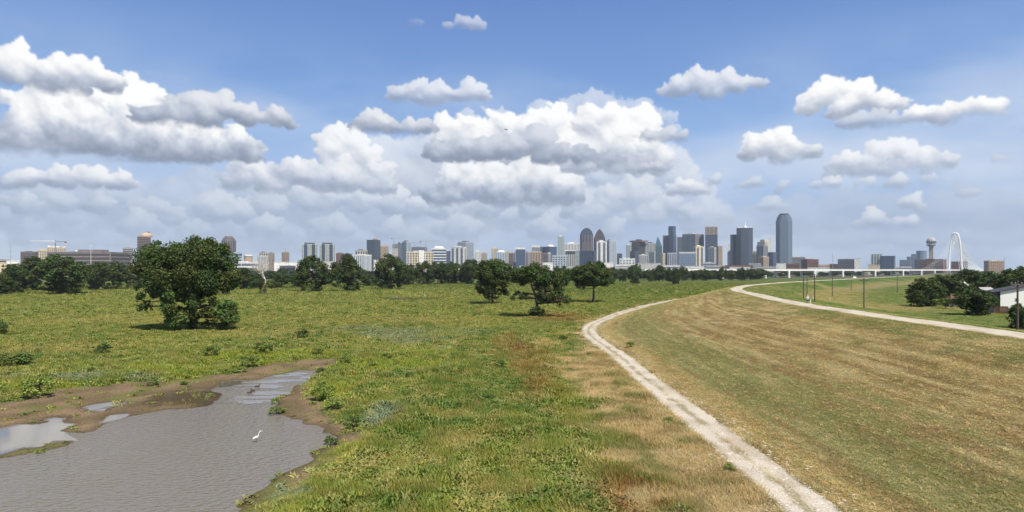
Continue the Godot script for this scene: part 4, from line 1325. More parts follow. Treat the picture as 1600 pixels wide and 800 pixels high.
func make_cranes_and_masts() -> void:
	for c in [[86.5, 47, 103, 377, 392, 1650, "white tower crane with a long level arm above the ornate cream building", true], [615.5, 612.5, 624, 372, 396, 2450, "short dark tower crane standing over the unfinished tower", false], [665, 657, 686, 376.5, 392, 2600, "dark tower crane with the long arm right of the green glass tower", false], [647, 632, 657, 379, 395, 2900, "thin dark tower crane level with the green glass tower's top", false]]:
		var d: float = c[5]
		var x := gx(c[0], d)
		var y := gh(c[3], d)
		var o := base("tower_crane", Vector3(x, 0, -d), c[6], "crane", "tower cranes")
		var m: Material = M.white if c[7] else M.steel
		var st := start()
		add_box(st, Vector3(-1.1, -1, -1.1), Vector3(1.1, y + 3.0, 1.1))
		part("mast", st.commit(), M.steel, o)
		st = start()
		var l := gx(c[1], d) - x
		var r := gx(c[2], d) - x
		var jib_left := absf(l) > absf(r)
		add_tube(st, [Vector3(l if jib_left else 0.0, y + 0.6, 0), Vector3(0.0 if jib_left else r, y - 0.4, 0)], [0.7 if jib_left else 1.3, 1.3 if jib_left else 0.7], 4)
		part("jib", st.commit(), m, o)
		st = start()
		add_tube(st, [Vector3(0, y - 0.4, 0), Vector3(r if jib_left else l, y - 0.6, 0)], [1.0, 0.9], 4)
		part("counter_jib", st.commit(), M.steel, o)
		part("counterweight", box(Vector3((r if jib_left else l) - 3, y - 4.0, -1.2), Vector3((r if jib_left else l) + 1, y - 0.8, 1.2)), wall_mat("dark"), o)
		part("cab", box(Vector3(-1.6, y - 3.6, 1.2), Vector3(1.6, y - 1.2, 3.0)), wall_mat("white"), o)
	for t in [[16.5, 381, 1000, "tall power mast with crossarms at the far left", 3], [451, 395, 1300, "lattice mast with crossarms left of the twin striped towers", 3], [1301, 395, 1500, "thin radio mast standing alone above the bridge", 0], [1569.5, 400, 1000, "thin pale mast beside the tan apartment block", 0], [1397.5, 397, 1500, "thin mast at the right edge of the blue glass box", 0], [1423, 402, 1300, "pale lamp mast left of the stepped glass hotel", 0], [142, 384, 800, "white lamp mast in front of the long box building", -1], [377, 404, 700, "hooked lamp mast in front of the white garage", -1], [358, 404, 690, "hooked lamp mast at the right edge of the big oak", -1]]:
		var d: float = t[2]
		var o := base("mast", Vector3(gx(t[0], d), 0, -d), t[3], "mast", "masts on the skyline")
		var y := gh(t[1], d)
		var r := 0.00042 * d
		mast_part(o, "pole", -0.5, y, r, Vector3.ZERO, M.white if t[4] < 0 else M.steel)
		for k in maxi(t[4], 0):
			var st := start()
			add_tube(st, [Vector3(-0.005 * d, y - 0.008 * d * (k + 0.6), 0), Vector3(0.005 * d, y - 0.008 * d * (k + 0.6), 0)], [r * 0.35, r * 0.35], 5)
			part("crossarm", st.commit(), M.steel, o)
		if t[4] < 0:
			part("lamp_head", box(Vector3(-1.6, y - 0.1, -0.4), Vector3(1.6, y + 0.5, 0.4)), M.white, o)


# ---------------------------------------------------------------- bridge

func make_bridge() -> void:
	var from := Vector3(496, 0, -1120)
	var arch_at := Vector3(gx(1492.5, 1805), 0, -1805)
	var dir := (arch_at - from).normalized()
	var side := Vector3(-dir.z, 0, dir.x)
	var o := base("arch_bridge", from, "long white road bridge with one tall slender arch and fanned cables", "bridge")
	var deck := 12.7
	var a := dir * -420.0
	var b := dir * 1500.0
	for s in [[0.0, 2.6, 13.5, "deck"], [2.7, 3.7, 13.0, "railing"]]:
		var st := start()
		var w: Vector3 = side * float(s[2])
		var lo := Vector3(0, deck + float(s[0]), 0)
		var hi := Vector3(0, deck + float(s[1]), 0)
		if s[3] == "deck":
			quad(st, a + w + lo, a + w + hi, b + w + hi, b + w + lo)
			quad(st, b - w + lo, b - w + hi, a - w + hi, a - w + lo)
			quad(st, a + w + hi, a - w + hi, b - w + hi, b + w + hi)
			quad(st, a - w + lo, a + w + lo, b + w + lo, b - w + lo)
			quad(st, a - w + lo, a - w + hi, a + w + hi, a + w + lo)
			part("deck", st.commit(), M.white, o)
		else:
			for e in [1.0, -1.0]:
				for k in 96:
					var p: Vector3 = a.lerp(b, k / 96.0) + w * float(e)
					add_tube(st, [p + lo - Vector3(0, 0.2, 0), p + hi], [0.3, 0.3], 4)
				add_tube(st, [a + w * float(e) + hi, b + w * float(e) + hi], [0.25, 0.25], 4)
			part("railing", st.commit(), wall_mat("grey"), o)
	var piers := [1222.0, 1262.5, 1307.0, 1358.0, 1402.0, 1431.0, 1452.0, 1185.0, 1150.0, 1118.0]
	for p in piers:
		var k: float = (p - CX) / F      # where the bearing meets the bridge line
		var s := (k * -from.z - from.x) / (dir.x + k * dir.z)
		var at := dir * s
		var st := start()
		for e in [-1.0, 1.0]:
			var c: Vector3 = at + side * 12.4 * e
			add_tube(st, [c + Vector3(0, -1, 0), c + Vector3(0, deck - 4.0, 0), c + Vector3(0, deck + 0.3, 0)], [2.5, 2.1, 2.9], 8)
		add_tube(st, [at + side * 11.0 + Vector3(0, deck - 1.3, 0), at - side * 11.0 + Vector3(0, deck - 1.3, 0)], [1.2, 1.2], 6)
		part("pier", st.commit(), M.white, o)
	# arch across the deck
	var foot := arch_at - from
	var half := 17.0
	var top := gh(364.5, 1805)
	var st := start()
	var arc := []
	var rad := []
	for k in 49:
		var t := -1.0 + 2.0 * k / 48.0
		var up := 1.0 - pow(absf(t), 3.0) if absf(t) > 0.5 else 1.0 - pow(absf(t), 3.0)
		arc.append(foot + side * half * signf(t) * pow(1.0 - up, 0.27) + Vector3(0, top * up if k > 0 and k < 48 else -1.0, 0))
		rad.append(2.2)
	add_tube(st, arc, rad, 8)
	part("arch", st.commit(), M.white, o)
	for e in [0, 1]:
		for r in [1.0, -1.0]:
			for k in 13:
				var t := k / 12.0
				var p: Vector3 = arc[int(lerpf(22.0, 6.0, t))] if e == 0 else arc[int(lerpf(26.0, 42.0, t))]
				var q: Vector3 = foot + dir * r * lerpf(45.0, 300.0, t) + Vector3(0, deck + 2.6, 0)
				st = start()
				add_tube(st, [p, q], [0.36, 0.36] if r > 0.0 else [0.06, 0.06], 4, false)
				part("cable", st.commit(), M.white, o)


# ---------------------------------------------------------------- trees

func crown_of(lumps: Array, leaf: float, per: float, r_: RandomNumberGenerator, tint: Color, clumps := []) -> ArrayMesh:
	# lumps: [centre, radii, number of leaf clumps]; leaves are small bent blades on the outside of each clump
	var v := PackedVector3Array()
	var c := PackedColorArray()
	var idx := PackedInt32Array()
	for l in lumps:
		var ctr: Vector3 = l[0]
		var rad: Vector3 = l[1]
		var size := (rad.x + rad.y + rad.z) / 3.0
		for k in int(l[2]):
			var dir := Vector3(r_.randfn(), r_.randfn() * 0.9 + 0.12, r_.randfn()).normalized()
			var at := ctr + dir * rad * r_.randf_range(0.55, 0.98)
			var cr := size * r_.randf_range(0.14, 0.32)
			clumps.append([at, cr])
			var shade := r_.randf_range(0.75, 1.3) * (float(l[3]) if l.size() > 3 else 1.0)
			var warm := r_.randf_range(-0.012, 0.02)
			var n := int(per * cr * cr / (leaf * leaf))
			for j in n:
				var o := Vector3(r_.randfn(), r_.randfn(), r_.randfn()).normalized()
				var p := at + o * Vector3(cr * 1.1, cr * 0.95, cr * 1.1) * pow(r_.randf(), 0.4)
				p += Vector3(r_.randfn(), r_.randfn(), r_.randfn()) * leaf * 0.5
				var nrm := (o * 0.7 + Vector3(r_.randfn(), r_.randfn() + 0.7, r_.randfn()) * 0.8).normalized()
				var t := nrm.cross(Vector3(r_.randfn(), r_.randfn(), r_.randfn())).normalized()
				var b := nrm.cross(t)
				var s := leaf * r_.randf_range(0.6, 1.35)
				var i := v.size()
				v.append(p - t * s)
				v.append(p + b * s * 0.55 + nrm * s * 0.15)
				v.append(p + t * s)
				v.append(p - b * s * 0.55 + nrm * s * 0.15)
				var g := shade * r_.randf_range(0.7, 1.35)
				var col := Color((tint.r + warm) * g, tint.g * g, tint.b * g)
				for q in 4:
					c.append(col)
				idx.append_array([i, i + 1, i + 2, i, i + 2, i + 3])
	var arr := []
	arr.resize(Mesh.ARRAY_MAX)
	arr[Mesh.ARRAY_VERTEX] = v
	arr[Mesh.ARRAY_COLOR] = c
	arr[Mesh.ARRAY_INDEX] = idx
	var me := ArrayMesh.new()
	me.add_surface_from_arrays(Mesh.PRIMITIVE_TRIANGLES, arr)
	return me

func trunk_of(path: Array, r0: float, clumps: Array, every: int, r_: RandomNumberGenerator) -> ArrayMesh:
	# a bent trunk along path and limbs that leave it for the leaf clumps
	var st := start()
	var pts := []
	var rad := []
	var n := 9
	var cv := Curve3D.new()
	for p in path:
		cv.add_point(p)
	for k in n + 1:
		var t := float(k) / n
		var p := cv.sample_baked(cv.get_baked_length() * t, true)
		pts.append(p + Vector3(r_.randfn(), 0, r_.randfn()) * r0 * 0.25 * (1.0 if k > 0 else 0.0))
		rad.append(r0 * (1.0 - 0.72 * t) * (1.45 if k == 0 else 1.0))
	add_tube(st, pts, rad, 9)
	var k := 0
	for cl in clumps:
		k += 1
		if k % every:
			continue
		var at: Vector3 = cl[0]
		var best := 1
		for j in range(1, n + 1):
			var p: Vector3 = pts[j]
			if p.y < at.y + 0.5 and p.y > (pts[0] as Vector3).y + 0.8 and p.distance_to(at) < (pts[best] as Vector3).distance_to(at) + 1.0:
				best = j
		var a: Vector3 = pts[best]
		var mid := a.lerp(at, 0.5) + Vector3(r_.randfn(), r_.randf_range(-0.2, 1.2), r_.randfn()) * a.distance_to(at) * 0.09
		var rr := clampf(float(rad[best]) * 0.55, 0.05, 0.04 * a.distance_to(at) + 0.06)
		add_tube(st, [a, a.lerp(mid, 0.5), mid, at], [rr, rr * 0.85, rr * 0.6, rr * 0.2], 5, false)
	return st.commit()

func grown(called: String, lumps: Array, path: Array, r0: float, leaf: float, per: float, seed_: int, tint: Color, every := 2) -> Node3D:
	# a tree at the origin, not yet in the scene
	var r_ := RandomNumberGenerator.new()
	r_.seed = seed_
	var o := Node3D.new()
	o.name = called
	var clumps := []
	var crown := crown_of(lumps, leaf, per, r_, tint, clumps)
	part("trunk", trunk_of(path, r0, clumps, every, r_), M.bark, o)
	part("crown", crown, M.leaf, o)
	return o

func plant(proto: Node3D, called: String, x: float, d: float, size: Vector3, turn: float, label: String, category: String, group: String, sink := 0.0) -> Node3D:
	var o: Node3D = proto.duplicate()
	o.name = numbered(called)
	add_child(o, true)
	o.position = Vector3(x, height(x, d) - sink, -d)
	o.rotation.y = turn
	o.scale = size
	tag(o, label, category, group)
	return o

func make_trees() -> void:
	var oak := Color(0.056, 0.090, 0.022)
	# the big oak by itself on the meadow
	var t := grown("oak_tree", [[Vector3(-1.8, 13.6, 0), Vector3(10.8, 7.0, 9.0), 105], [Vector3(2.5, 18.4, 0), Vector3(6.4, 3.8, 5.5), 40], [Vector3(-7.0, 17.2, 0), Vector3(4.0, 3.8, 4.0), 22], [Vector3(-10.0, 8.6, 1), Vector3(2.8, 3.2, 2.6), 14], [Vector3(-9.2, 5.6, 2), Vector3(1.8, 2.0, 1.8), 8], [Vector3(0.3, 7.4, 5), Vector3(4.4, 5.6, 3.0), 48, 1.5], [Vector3(0.6, 2.8, 4), Vector3(4.4, 2.8, 3.0), 30, 1.4], [Vector3(8.6, 3.8, 2), Vector3(3.9, 3.6, 3.2), 34, 1.35], [Vector3(4.6, 2.4, 3), Vector3(2.4, 2.2, 2.2), 10], [Vector3(8.0, 12.3, 0), Vector3(3.4, 4.4, 4), 28], [Vector3(-1, 12, 0), Vector3(6, 5, 5), 30], [Vector3(-4.5, 8.4, 4), Vector3(3.2, 2.4, 2.6), 14], [Vector3(5.0, 9.0, 4), Vector3(3.2, 3.0, 2.6), 16]],
		[Vector3(0.5, -0.3, 0), Vector3(0.2, 4, 0), Vector3(-0.6, 9, 0), Vector3(-1, 15, 0)], 0.85, 0.27, 10.0, 5, oak, 5)
	plant(t, "oak_tree", gx(298, 144), 144, Vector3.ONE, 0.0, "largest tree, a broad dark oak standing alone left of the pond's head", "tree", "")
	# meadow oaks near the track
	t = grown("oak_tree", [[Vector3(0.3, 13.0, 0), Vector3(7.6, 5.2, 7), 84], [Vector3(-3.8, 7.6, 0), Vector3(4.3, 3.8, 4), 36], [Vector3(4.0, 7.0, 0), Vector3(4.0, 3.6, 3.5), 34], [Vector3(-0.5, 4.6, 1), Vector3(4.4, 2.6, 3), 22], [Vector3(0, 11, 0), Vector3(4.5, 3.5, 4), 20]],
		[Vector3(0, -0.3, 0), Vector3(-0.3, 3, 0), Vector3(0.4, 8, 0), Vector3(0.6, 13, 0)], 0.5, 0.36, 13.0, 15, oak)
	plant(t, "oak_tree", gx(770, 248), 248, Vector3.ONE, 0.2, "dense oak with drooping skirts, left of the leaning oak", "tree", "oaks on the meadow")
	t = grown("leaning_oak_tree", [[Vector3(-0.8, 12.6, 0), Vector3(6.2, 3.2, 5), 66], [Vector3(5.0, 11.2, -1), Vector3(4.0, 2.6, 3.5), 30], [Vector3(4.4, 6.6, 0), Vector3(4.2, 2.9, 3.3), 44], [Vector3(8.0, 5.2, 0.5), Vector3(2.3, 1.9, 2), 16], [Vector3(-5.0, 6.4, 0.6), Vector3(3.0, 1.7, 2), 18], [Vector3(1.6, 8.8, 1.0), Vector3(2.6, 1.8, 2), 14], [Vector3(0, 1.6, 0.4), Vector3(2.4, 1.8, 2.1), 28]],
		[Vector3(0.2, -0.3, 0), Vector3(0.3, 3, 0), Vector3(0.1, 6, 0), Vector3(-1.6, 9.5, 0), Vector3(-1.2, 12.5, 0)], 0.55, 0.28, 12.0, 25, oak, 1)
	plant(t, "leaning_oak_tree", gx(838, 181), 181, Vector3.ONE, 0.0, "open oak with a bent bare trunk and a leafy skirt, nearest the track", "tree", "oaks on the meadow")
	t = grown("umbrella_oak_tree", [[Vector3(0, 12.0, 0), Vector3(8.6, 4.2, 7.5), 90], [Vector3(1, 15.0, 0), Vector3(5.0, 2.8, 4), 30], [Vector3(-5.6, 8.2, 1), Vector3(3.0, 2.2, 2.4), 18], [Vector3(5.4, 9.0, 0), Vector3(3.6, 2.2, 3), 20], [Vector3(-1, 9, 1), Vector3(4, 2, 3), 16]],
		[Vector3(0, -0.3, 0), Vector3(0.1, 3, 0), Vector3(0.4, 6, 0), Vector3(0, 11, 0)], 0.62, 0.36, 13.0, 35, oak, 1)
	plant(t, "umbrella_oak_tree", gx(927, 262), 262, Vector3.ONE, 0.0, "umbrella-shaped oak on a bare dark trunk, beside the track's bend", "tree", "oaks on the meadow")
	# the dead tree with living skirts
	var r_ := RandomNumberGenerator.new()
	r_.seed = 61
	var o := Node3D.new()
	o.name = "dead_tree"
	var st := start()
	var q := [[Vector3(0.3, 5.6, 0), Vector3(0.2, 8.6, 0), 0.42, 0]]
	while q.size():
		var b: Array = q.pop_back()
		var a: Vector3 = b[0]
		var e: Vector3 = b[1]
		add_tube(st, [a, a.lerp(e, 0.5) + Vector3(r_.randfn(), 0, r_.randfn()) * 0.2, e], [b[2], b[2] * 0.85, b[2] * 0.7], 5, false)
		if b[3] < 5:
			for k in 3 if b[3] < 3 else 2:
				var dir := (e - a).normalized() + Vector3(r_.randfn() * 0.75, r_.randf_range(-0.1, 0.4), r_.randfn() * 0.75)
				q.append([e, e + dir.normalized() * (4.6 - b[3] * 0.7) * r_.randf_range(0.6, 0.95), b[2] * 0.68, b[3] + 1])
	part("branches", st.commit(), M.dead, o)
	var cl := []
	part("crown", crown_of([[Vector3(-4.5, 6.5, 0), Vector3(4, 3, 4), 14], [Vector3(4.5, 6, 0), Vector3(4.2, 2.6, 4), 14], [Vector3(-2, 1.8, 0), Vector3(3.0, 1.8, 2.5), 9]], 0.42, 12.0, r_, oak, cl), M.leaf, o)
	part("trunk", trunk_of([Vector3(0, -0.3, 0), Vector3(0.2, 3, 0), Vector3(0.3, 6.5, 0)], 0.7, cl, 2, r_), M.bark, o)
	plant(o, "dead_tree", gx(414, 345), 345, Vector3(1.0, 1.0, 1.0), 0.0, "half-dead tree with bare pale branches above a dark skirt", "tree", "")
	o.free()
	# shared kinds for the rest
	var kinds := []
	for k in 5:
		var rr := RandomNumberGenerator.new()
		rr.seed = 100 + k
		var lumps := [[Vector3(0, 11, 0), Vector3(8.4, 6.4, 8), 46], [Vector3(rr.randf_range(-3, 3), 15.8, 0), Vector3(4.8, 3.4, 5), 16]]
		for j in 5:
			lumps.append([Vector3(rr.randf_range(-7, 7), rr.randf_range(3.5, 9), rr.randf_range(-5, 5)), Vector3(rr.randf_range(2.5, 4.5), rr.randf_range(2.0, 3.4), 3.5), 12])
		lumps.append([Vector3(0, 2.6, 2), Vector3(6.5, 2.4, 5), 16])
		kinds.append(grown("tree", lumps, [Vector3(0, -0.4, 0), Vector3(rr.randf_range(-0.6, 0.6), 4, 0), Vector3(rr.randf_range(-1, 1), 12, 0)], 0.55, 0.46, 10.0, 200 + k, oak * rr.randf_range(0.85, 1.1)))
	# bearing, row of the top, width in picture units, distance, label
	var list := [
		[488, 401, 56, 392, "left one of two big round trees side by side below the twin towers"], [543, 399, 58, 398, "right one of two big round trees side by side, below the white ribbed building"],
		[612, 399, 56, 432, "ragged tree with lighter branches left of the middle tree line"], [877, 414, 40, 385, "dark round tree right behind the leaning oak"],
		[991, 413, 28, 600, "round far tree on a short trunk right of the umbrella-shaped oak"], [1055, 419, 20, 560, "small far tree standing alone out on the meadow"],
		[1128, 417, 17, 800, "roundish tree in front of the bridge's left end"], [1158, 418.5, 20, 820, "first of the trees just left of the bridge's first pier"], [1172, 419, 18, 830, "second tree just left of the bridge's first pier"],
		[97, 399, 84, 350, "biggest tree of the left-hand group, in front of the long box building"], [50, 402, 56, 400, "tree below the purplish brown block at the left"], [24, 414, 52, 360, "low broad tree near the left edge"], [2, 430, 40, 340, "low bushy tree at the left edge"],
		[150, 408, 46, 420, "dark tree below the white lamp mast"], [183, 409, 44, 440, "dark tree filling the gap left of the big oak"], [210, 416, 40, 460, "dark tree partly behind the big oak's left side"],
		[380, 419, 44, 430, "low round tree just right of the big oak"], [350, 424, 30, 440, "low tree half hidden by the big oak's right side"], [440, 425, 34, 470, "low tree right of the half-dead tree"], [465, 424, 30, 480, "low tree left of the two big round trees"], [402, 428, 30, 470, "low tree behind the half-dead tree"],
		[640, 414, 34, 560, "first tree of the middle tree line, right of the ragged tree"], [662, 409, 38, 580, "second tree of the middle tree line, below the cream building"], [688, 408, 40, 590, "third tree of the middle tree line, below the white crown"], [712, 410, 38, 600, "fourth tree of the middle tree line, below the white striped tower"], [735, 406, 40, 590, "fifth tree of the middle tree line, beside the dense oak"], [575, 428, 26, 520, "low tree between the tree pair and the ragged tree"], [756, 409, 34, 560, "tree behind the dense oak's left side"], [625, 424, 30, 600, "low tree behind the ragged tree's right side"],
		[800, 417, 30, 640, "far tree between the dense and the leaning oak"], [822, 420, 26, 650, "far tree left of the leaning oak's crown"], [905, 421, 26, 680, "far tree left of the umbrella-shaped oak"], [958, 418, 24, 700, "far tree right behind the umbrella-shaped oak"], [973, 419, 22, 720, "far tree between the umbrella oak and the round far tree"], [1014, 421, 22, 760, "first low tree right of the round far tree"], [1030, 415, 26, 740, "taller dark tree below the pointed teal tower"], [1046, 419, 20, 760, "dark tree behind the lone small tree"], [1066, 417, 22, 780, "dark tree below the white-framed glass front"], [1083, 422, 22, 800, "low tree below the cream notched tower"], [1104, 421, 24, 800, "low tree below the slim tan tower"], [1142, 424, 14, 850, "low tree between the bridge end and the pier trees"], [935, 424, 22, 720, "low far tree under the umbrella oak's crown"], [860, 424, 24, 700, "low far tree behind the leaning oak's right limb"]]
	for k in list.size():
		var b: Array = list[k]
		var d: float = b[3]
		var x := gx(b[0], d)
		var tall := (gh(b[1], d) - height(x, d)) / 18.6
		var wide: float = b[2] / F * d / 18.6
		var o2 := plant(kinds[k % 5], "tree", x, d, Vector3(wide, tall, wide), k * 1.7, b[4], "tree", "trees of the flood plain")
	# woods beyond the bridge and at the foot of the skyline, each below something one can find
	for b in [[1200, "the grey stepped tower"], [1225, "the tallest tower"], [1247, "the concrete block"], [1266, "the wide red-brick warehouse"], [1286, "the small tan block"], [1303, "the thin radio mast"], [1323, "the mauve banded block"], [1341, "the bright white windowless block"], [1369, "the pale building"], [1388, "the blue glass box"], [1415, "the stepped glass hotel's low wing"]]:
		var d2: float = lerpf(1200.0, 1640.0, (b[0] - 1200.0) / 215.0) + rng.randf_range(0.0, 60.0)
		plant(kinds[int(b[0]) % 5], "tree", gx(b[0], d2), d2, Vector3(1.9, rng.randf_range(0.5, 0.6), 1.6), b[0] * 2.1, "dark far tree seen under the bridge deck, below " + b[1], "tree", "trees beyond the bridge")
	for b in [[8, "the cream warehouse at the left edge"], [395, "the long white garage"], [424, "the brownish apartment block"], [446, "the slim tan tower"], [474, "the left striped tower"], [512, "the right striped tower"], [531, "the low reddish block"], [566, "the white ribbed building"], [588, "the tall slate tower"], [600, "the tan apartment tower"], [626, "the narrow slate tower"], [656, "the cream colonnade building"], [684, "the rounded white crown"], [701, "the small blue wing"], [718, "the white striped tower"], [747, "the small white-topped block"], [783, "the white arched top"], [800, "the short brown block"], [813, "the dark blue tower with the white roof"], [837, "the brown ribbed tower"], [852, "the mauve block"], [866, "the bold window grid's left side"], [884, "the bold window grid's right side"], [902, "the pale green slab"], [917, "the brown vaulted tower"], [940, "the white apartment tower"], [955, "the grey-blue apartment slab"], [968, "the small dark block"], [983, "the low white building with framed bays"], [1000, "the brown-capped tower"], [1018, "the pinkish pale tower"], [1029, "the pointed teal tower"], [1040, "the brown ribbed tower with the needle"], [1052, "the short blue-grey ribbed tower"], [1074, "the white-framed glass front"], [1092, "the cream notched tower"], [1111, "the crowned tower"], [1126, "the slim tan tower by the crowned one"], [1146, "the dark glass slab"], [1163, "the white pinnacles"], [1184, "the grey stepped tower's left edge"]]:
		var d2 := rng.randf_range(880, 1100)
		plant(kinds[int(b[0]) % 5], "tree", gx(b[0], d2), d2, Vector3(2.1, rng.randf_range(0.66, 0.9), 2.1), b[0] * 2.1, "low dark far tree below " + b[1], "tree", "trees at the foot of the skyline")
	M.kinds = kinds

func make_landside() -> void:
	var kinds: Array = M.kinds
	# trees and bushes behind the levee at the right
	var list := [[1446, 434, 52, 190, "dark bushy tree at the left end of the houses behind the levee"], [1478, 427, 62, 245, "dark tree behind the levee, left above the brown fence"], [1510, 421, 70, 262, "tall dark tree behind the brown fence"], [1545, 424, 60, 285, "dark tree beside the little steeple"], [1580, 417, 70, 235, "tall tree behind the white house's roof"], [1606, 424, 60, 215, "dark tree at the right edge above the white house"], [1520, 449, 66, 152, "dense dark bush in front of the shed, left of the white house"], [1542, 456, 36, 163, "dark bush touching the white house's left corner"], [1590, 473, 34, 118, "dark bush in front of the white house"], [1612, 476, 30, 115, "dark bush at the right edge below the white house"], [1434, 452, 28, 186, "low bush at the outer left end of the houses"], [1462, 440, 40, 205, "rounded dark tree just left of the brown fence"]]
	for k in list.size():
		var b: Array = list[k]
		var d: float = b[3]
		var x := gx(b[0], d)
		var y := height(x, d)
		var tall := (gh(b[1], d) - y) / 18.6
		var wide: float = b[2] / F * d / 18.6
		plant(kinds[(k * 2 + 1) % 5], "bushy_tree", x, d, Vector3(wide, tall, wide), k * 1.3, b[4], "tree", "trees behind the levee", 0.3)
	var small := grown("shrub", [[Vector3(0, 1.2, 0), Vector3(1.5, 1.1, 1.4), 22]], [Vector3(0, -0.1, 0), Vector3(0, 0.5, 0), Vector3(0, 1.2, 0)], 0.08, 0.14, 12.0, 77, Color(0.14, 0.20, 0.045))
	M.shrub = small
	plant(small, "shrub", gx(1478, 178), 178, Vector3(1.9, 1.4, 1.9), 0.4, "light green bush in front of the dark bushes left of the fence", "bush", "")
	# white house with a dark left side
	var d := 165.0
	var x0 := gx(1563, d)
	var x1 := x0 + 13.0
	var gy := height(x0 + 5.0, d) - 0.3
	var o := base("white_house", Vector3(x0, gy, -d), "white house with a dark left end and a dark sloping roof", "house")
	o.rotation.y = -0.22
	var eave := gh(455.5, d) - gy
	var ridge := eave + 2.0
	var dep := 4.5
	var st := start()
	var f := [Vector3(0, 0, 0), Vector3(0, eave, 0), Vector3(9.5, ridge, 0), Vector3(19, eave, 0), Vector3(19, 0, 0)]
	tri(st, f[0], f[1], f[4]); tri(st, f[1], f[3], f[4]); tri(st, f[1], f[2], f[3])
	quad(st, Vector3(19, 0, 0), Vector3(19, eave, 0), Vector3(19, eave, -dep), Vector3(19, 0, -dep))
	quad(st, Vector3(19, 0, -dep), Vector3(19, eave, -dep), Vector3(0, eave, -dep), Vector3(0, 0, -dep))
	tri(st, Vector3(19, eave, -dep), Vector3(9.5, ridge, -dep), Vector3(0, eave, -dep))
	part("wall", st.commit(), M.white, o)
	part("side_wall", box(Vector3(-1.6, 0, -dep), Vector3(-0.02, eave - 0.1, -0.5)), wall_mat("slate"), o)
	st = start()
	for e in [0, 1]:
		var a := Vector3(-2.0 if e == 0 else 21.0, eave - 0.35, 0.5)
		var b := Vector3(9.5, ridge + 0.12, 0.5)
		var up := Vector3(0, 0.28, 0)
		var back := Vector3(0, 0, -dep - 1.0)
		if e == 0:
			quad(st, a + up, a + up + back, b + up + back, b + up)
			quad(st, a, a + up, b + up, b)
		else:
			quad(st, b + up, b + up + back, a + up + back, a + up)
			quad(st, b, b + up, a + up, a)
	part("roof", st.commit(), wall_mat("dark"), o)
	for w in [[3.4, 3.0, 0.75], [10.5, 3.0, 0.9]]:
		var win := part("window", box(Vector3(w[0], w[1], 0.01), Vector3(w[0] + w[2], w[1] + 1.0, 0.06)), M.white, o)
		part("pane", box(Vector3(w[0] + 0.1, w[1] + 0.1, 0.06), Vector3(w[0] + w[2] - 0.1, w[1] + 0.9, 0.09)), glass_mat("slate"), win)
	var fascia := box(Vector3(1.5, 0.9, 0.02), Vector3(19, 1.25, 0.10))
	part("base_board", fascia, wall_mat("roof"), o)
	# fences of boards
	fence(Vector2(gx(1555, 158), 158), Vector2(gx(1576, 156), 156), 1.9, Color(0.24, 0.095, 0.05), "reddish board fence in front of the white house")
	fence(Vector2(gx(1468, 224), 224), Vector2(gx(1486, 222), 222), 1.7, Color(0.20, 0.10, 0.06), "brown board fence between the dark trees")
	fence(Vector2(gx(1485, 228), 228), Vector2(gx(1510, 230), 230), 2.4, Color(0.26, 0.14, 0.08), "sunlit board fence behind the dark shed")
	fence(Vector2(gx(1538, 159), 159), Vector2(gx(1554, 158.5), 158.5), 1.9, Color(0.05, 0.035, 0.04), "dark board fence left of the reddish one")
	# shed
	d = 186.0
	var sx := gx(1482.5, d)
	o = base("shed", Vector3(sx, height(sx, d) - 0.1, -d), "small dark shed beside the dense bush", "shed")
	part("wall", box(Vector3(0, 0, -2), Vector3(2.6, 1.9, 0)), wall_mat("slate"), o)
	part("roof", box(Vector3(-0.15, 1.9, -2.15), Vector3(2.75, 2.05, 0.15)), wall_mat("roof"), o)
	part("door", box(Vector3(0.9, 0.05, 0.0), Vector3(1.7, 1.75, 0.05)), wall_mat("dark"), o)
	# church
	d = 250.0
	sx = gx(1552, d)
	o = base("church", Vector3(sx, height(sx, d), -d), "little church with a brown pyramid roof and a white spire", "church")
	var top := gh(437, d) - o.position.y
	part("wall", box(Vector3(-2.2, 0, -2.2), Vector3(2.2, top - 3.0, 2.2)), wall_mat("cream"), o)
	st = start()
	add_lathe(st, [Vector2(2.9, top - 3.0), Vector2(0.9, top)], 4)
	part("roof", st.commit(), wall_mat("brick"), o)
	st = start()
	add_lathe(st, [Vector2(0.55, top - 0.2), Vector2(0.5, top + 1.0), Vector2(0.02, top + 3.0)], 8)
	part("spire", st.commit(), M.white, o)
	# low houses among the trees
	for h in [[1546, 449, 16, 205, "grey", "grey-roofed house left of the white one, under the steeple"], [1507, 440, 9, 245, "pale", "pale-roofed house glimpsed in the trees behind the fence"]]:
		d = h[3]
		sx = gx(h[0], d)
		o = base("small_house", Vector3(sx, height(sx, d), -d), h[5], "house", "small houses behind the levee")
		var hw: float = h[2] / F * d * 0.5
		var ht: float = gh(h[1], d) - o.position.y
		part("wall", box(Vector3(-hw, 0, -4), Vector3(hw, ht - 1.4, 0)), wall_mat("pale"), o)
		st = start()
		quad(st, Vector3(-hw - 0.4, ht - 1.5, 0.5), Vector3(-hw - 0.4, ht, -2), Vector3(hw + 0.4, ht, -2), Vector3(hw + 0.4, ht - 1.5, 0.5))
		quad(st, Vector3(hw + 0.4, ht - 1.5, -4.5), Vector3(hw + 0.4, ht, -2), Vector3(-hw - 0.4, ht, -2), Vector3(-hw - 0.4, ht - 1.5, -4.5))
		part("roof", st.commit(), wall_mat(h[4]), o)
		part("door", box(Vector3(-0.4, 0, 0), Vector3(0.5, 2.0, 0.06)), wall_mat("dark"), o)
